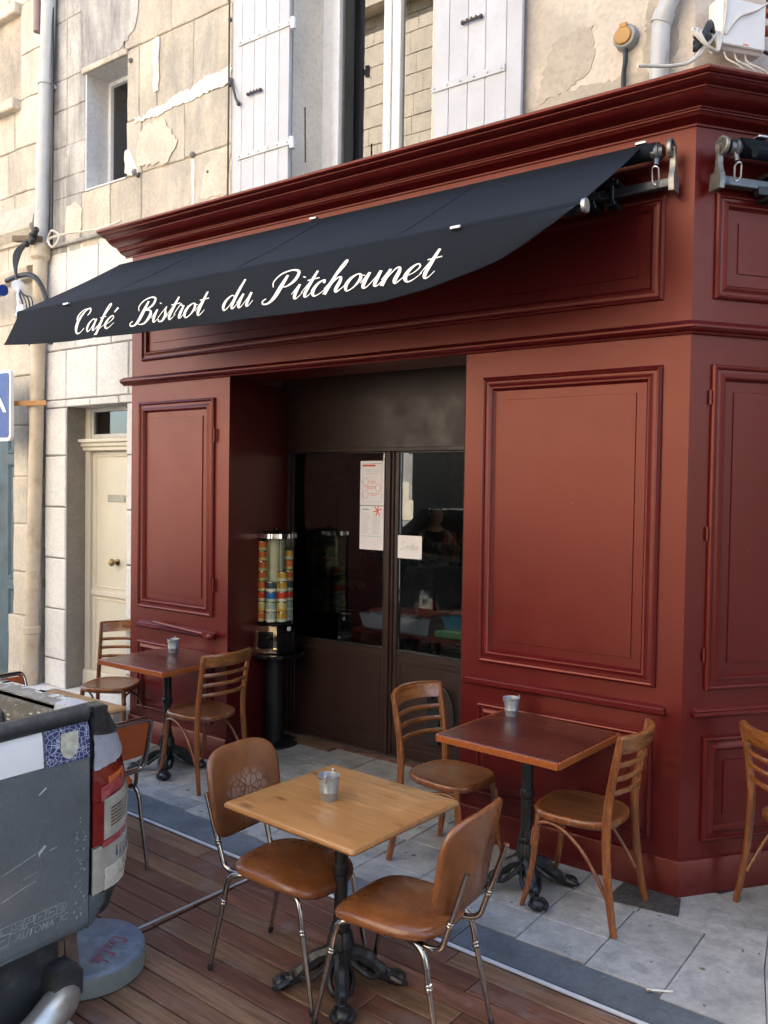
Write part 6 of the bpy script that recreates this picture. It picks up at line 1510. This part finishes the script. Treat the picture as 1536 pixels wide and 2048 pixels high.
m = MB(); m.box(-2.06, -1.93, -2.455, -2.420, .90, 1.10, .008); m.bar((-1.93, -2.44, 1.09), (-1.91, -2.425, .90), .03, .02); tb_(m, 'tie_hook', 'bed_liner')
m = MB(); m.box(-1.998, -1.990, -2.457, -2.452, .98, 1.04); tb_(m, 'hook_slot', 'truck_black')
q = random.Random(4); m = MB()
for k in range(40):
    x = q.uniform(-2.2, -1.46); s_ = q.uniform(.002, .01); z = 1.1765 if False else q.uniform(1.0, 1.13)
    m.box(x, x+s_*2, -2.4225, -2.4183, z, z+s_*.6)
for k in range(14):
    x = q.uniform(-2.2, -1.6); m.box(x, x+q.uniform(.01, .06), -2.345+q.uniform(-.02, .015), -2.325, 1.174, 1.1775)
o = tb_(m, 'paint_chips', 'scratch'); o['kind'] = 'stuff'
# body under the lamp, bumper
m = MB(); m.sheet([[(-1.388, -2.392, .492), (-1.394, -2.33, .482), (-1.42, -2.26, .487), (-1.48, -2.205, .497)], [(-1.380, -2.392, .44), (-1.386, -2.34, .44), (-1.42, -2.29, .455), (-1.48, -2.235, .48)], [(-1.392, -2.395, .372), (-1.40, -2.37, .378), (-1.43, -2.33, .41), (-1.49, -2.26, .45)]], .02, (-1, -.2, 0)); tb_(m, 'corner_skirt', 'truck_grey', ang=50)
m = MB(); m.box(-1.52, -1.45, -3.76, -2.42, .06, .40, .01); tb_(m, 'rear_apron', 'truck_black')
m = MB(); m.prism([(-2.555, .20), (-2.530, .275), (-2.46, .285), (-2.435, .25), (-2.438, .165), (-2.47, .150), (-2.545, .150)], -1.46, -1.36, Matrix(((0, 0, 1, 0), (1, 0, 0, 0), (0, 1, 0, 0), (0, 0, 0, 1)))); tb_(m, 'bumper_bracket', 'truck_black')
m = MB(); m.bar((-1.47, -2.43, .40), (-1.44, -2.43, .22), .05, .03); m.tube([(-1.46, -2.47, .40), (-1.46, -2.465, .26)], .018, 8); tb_(m, 'hanger', 'rust')
m = MB(); m.tube(cat_rom([(-1.50, -2.44, .17), (-1.40, -2.49, .165), (-1.36, -2.56, .150), (-1.345, -2.66, .11), (-1.34, -2.85, .095), (-1.34, -3.2, .095), (-1.34, -3.6, .10), (-1.38, -3.72, .16)], 5), .062, 14); tb_(m, 'tube_bumper', 'bumper_silver', ang=60)
# cab and wheels (beyond the frame)
m = MB(); m.box(-3.17, -3.15, -3.76, -2.40, .5, 1.18); tb_(m, 'bulkhead', 'truck_grey')
m = MB(); m.prism([(-3.20, .42), (-3.20, 1.18), (-3.30, 1.72), (-3.50, 1.76), (-4.30, 1.76), (-4.95, 1.22), (-6.2, 1.12), (-6.35, .95), (-6.35, .42)], -3.92, -2.24, Matrix(((1, 0, 0, 0), (0, 0, 1, 0), (0, 1, 0, 0), (0, 0, 0, 1)))); cab = tb_(m, 'cab', 'truck_grey')
m = MB(); m.prism([(-3.40, 1.24), (-3.45, 1.66), (-4.25, 1.68), (-4.75, 1.24)], -3.93, -2.23, Matrix(((1, 0, 0, 0), (0, 0, 1, 0), (0, 1, 0, 0), (0, 0, 0, 1)))); tb_(m, 'side_window', 'black_gloss')
for x in (-2.35, -5.45):
    for y in (-2.36, -3.80):
        m = MB(); m.lathe([(.0001, -.11), (.22, -.11), (.33, -.11), (.36, -.08), (.36, .08), (.33, .11), (.22, .11), (.20, .08), (.0001, .08)], 24, Matrix.Translation((x, y, .24)) @ RX); wl = tb_(m, 'wheel', 'black_plastic')
        m = MB(); m.lathe([(.0001, .09), (.19, .10), (.21, .112), (.0001, .112)], 18, Matrix.Translation((x, y, .24)) @ RX); tb_(m, 'rim', 'grey_steel')
# parasol base
pb = thing('parasol_base', 'round grey parasol weight with faded red script beside the truck', 'parasol base', (-1.735, -2.170, 0))
MB().lathe([(.0001, .002), (.232, .002), (.238, .008), (.240, .06), (.237, .085)], 48).build('drum', 'parasol_base_side', pb, ang=40)
MB().lathe([(.237, .085), (.232, .095), (.220, .1005), (.06, .104), (.0001, .1045)], 48).build('lid', 'parasol_base_top', pb, ang=40)
st, wd = layout('Coca-Cola'); u = .025; ang = R(-62)
ca, sa = math.cos(ang), math.sin(ang)
def onlid(a, b_, l):
    x = -.085+a*u; y = .08+b_*u*1.5
    xx, yy = x*ca-y*sa, x*sa+y*ca
    return Vector((xx, yy, .1052-.0036*(xx*xx+yy*yy)/.048+l*.4))
pen(st, onlid, .3, 1.5, 6, .16).build('lettering', 'faded_red', pb, recalc=False)

# ------------------------------------------------------------------ the other side of the street
op = thing('opposite_house', 'sunlit pale stone house across the street behind the viewer', 'house', (0, -9.9, 0))
def opening(x, z): 
    for wx, wz, ww, wh in WINS:
        if abs(x-wx) < ww and wz-.1 < z < wz+wh+.1: return True
    return False
WINS = [(-15+3.0*k, 4.2, .58, 1.9) for k in range(6)]+[(-15+3.0*k, 7.4, .55, 1.6) for k in range(6)]+[(-15+3.0*k, .4, .75, 2.4) for k in range(6)]
MB().box(-18, 2, -4.0, -.02, -.1, 12.2).build('wall', 'opp_base', op, (0, 0, 0))
dkh = thing('unseen_dark_house', 'unseen dark house added across the street to keep light off the corner face', 'house', (2.0, -9.9, 0))  # unseen dark block, added to cut bounce light on the chamfer
MB().box(.003, 16, -4.0, .05, -.1, 12.6).build('wall', 'unseen_dark_wall', dkh)
for k in range(5):
    for z in (.6, 4.2, 7.4):
        MB().box(1.2+3*k, 2.3+3*k, .051, .06, z, z+1.9).build('window', 'black_gloss', dkh)
m = MB(); q = random.Random(8); z = 0
while z < 12.0:
    h = q.choice((.38, .42, .46)); x = -18+q.uniform(0, .5)
    while x < 1.2:
        L = q.uniform(.5, .95)
        if not opening(x+L/2, z+h/2) and not opening(x+L*.15, z+h/2) and not opening(x+L*.85, z+h/2): m.box(x+.006, x+L-.006, -.02, q.uniform(-.002, .004), z+.006, z+h-.006, .008)
        x += L
    z += h
o = m.build('stone_block', 'opp_stone', op); o['kind'] = 'stuff'
for wx, wz, ww, wh in WINS:
    m = MB(); m.box(wx-ww-.1, wx+ww+.1, -.02, .01, wz-.12, wz-.0); m.box(wx-ww-.1, wx+ww+.1, -.02, .01, wz+wh, wz+wh+.18)
    f_ = m.build('window', 'opp_stone', op); m = MB(); m.box(wx-ww, wx+ww, -.019, -.012, wz, wz+wh); m.build('pane', 'black_gloss', f_)
    if wz > 3:
        m = MB()
        for s_ in (-1, 1): m.box(wx+s_*(ww+.30)-.28, wx+s_*(ww+.30)+.28, .006, .04, wz, wz+wh)
        m.build('shutter', 'opp_shutter', f_)
m = MB(); m.box(-18.2, 2.0, -4.2, .35, 12.2, 12.45, .03); m.build('eaves', 'opp_stone', op)
sdh = thing('side_street_house', 'unseen plain stone house across the side street, raised to block the sun', 'house', (4.3, 0, 0))  # out of view; placed and raised to shade the corner
m = MB(); m.box(-.0, 9, .3, 17, -.1, 13.5); m.build('wall', 'opp_base', sdh)
for y in (2.2, 5.2, 8.2):
    for z in (.5, 4.2):
        m = MB(); m.box(-.03, -.004, y-.5, y+.5, z, z+1.9); m.build('window', 'black_gloss', sdh)
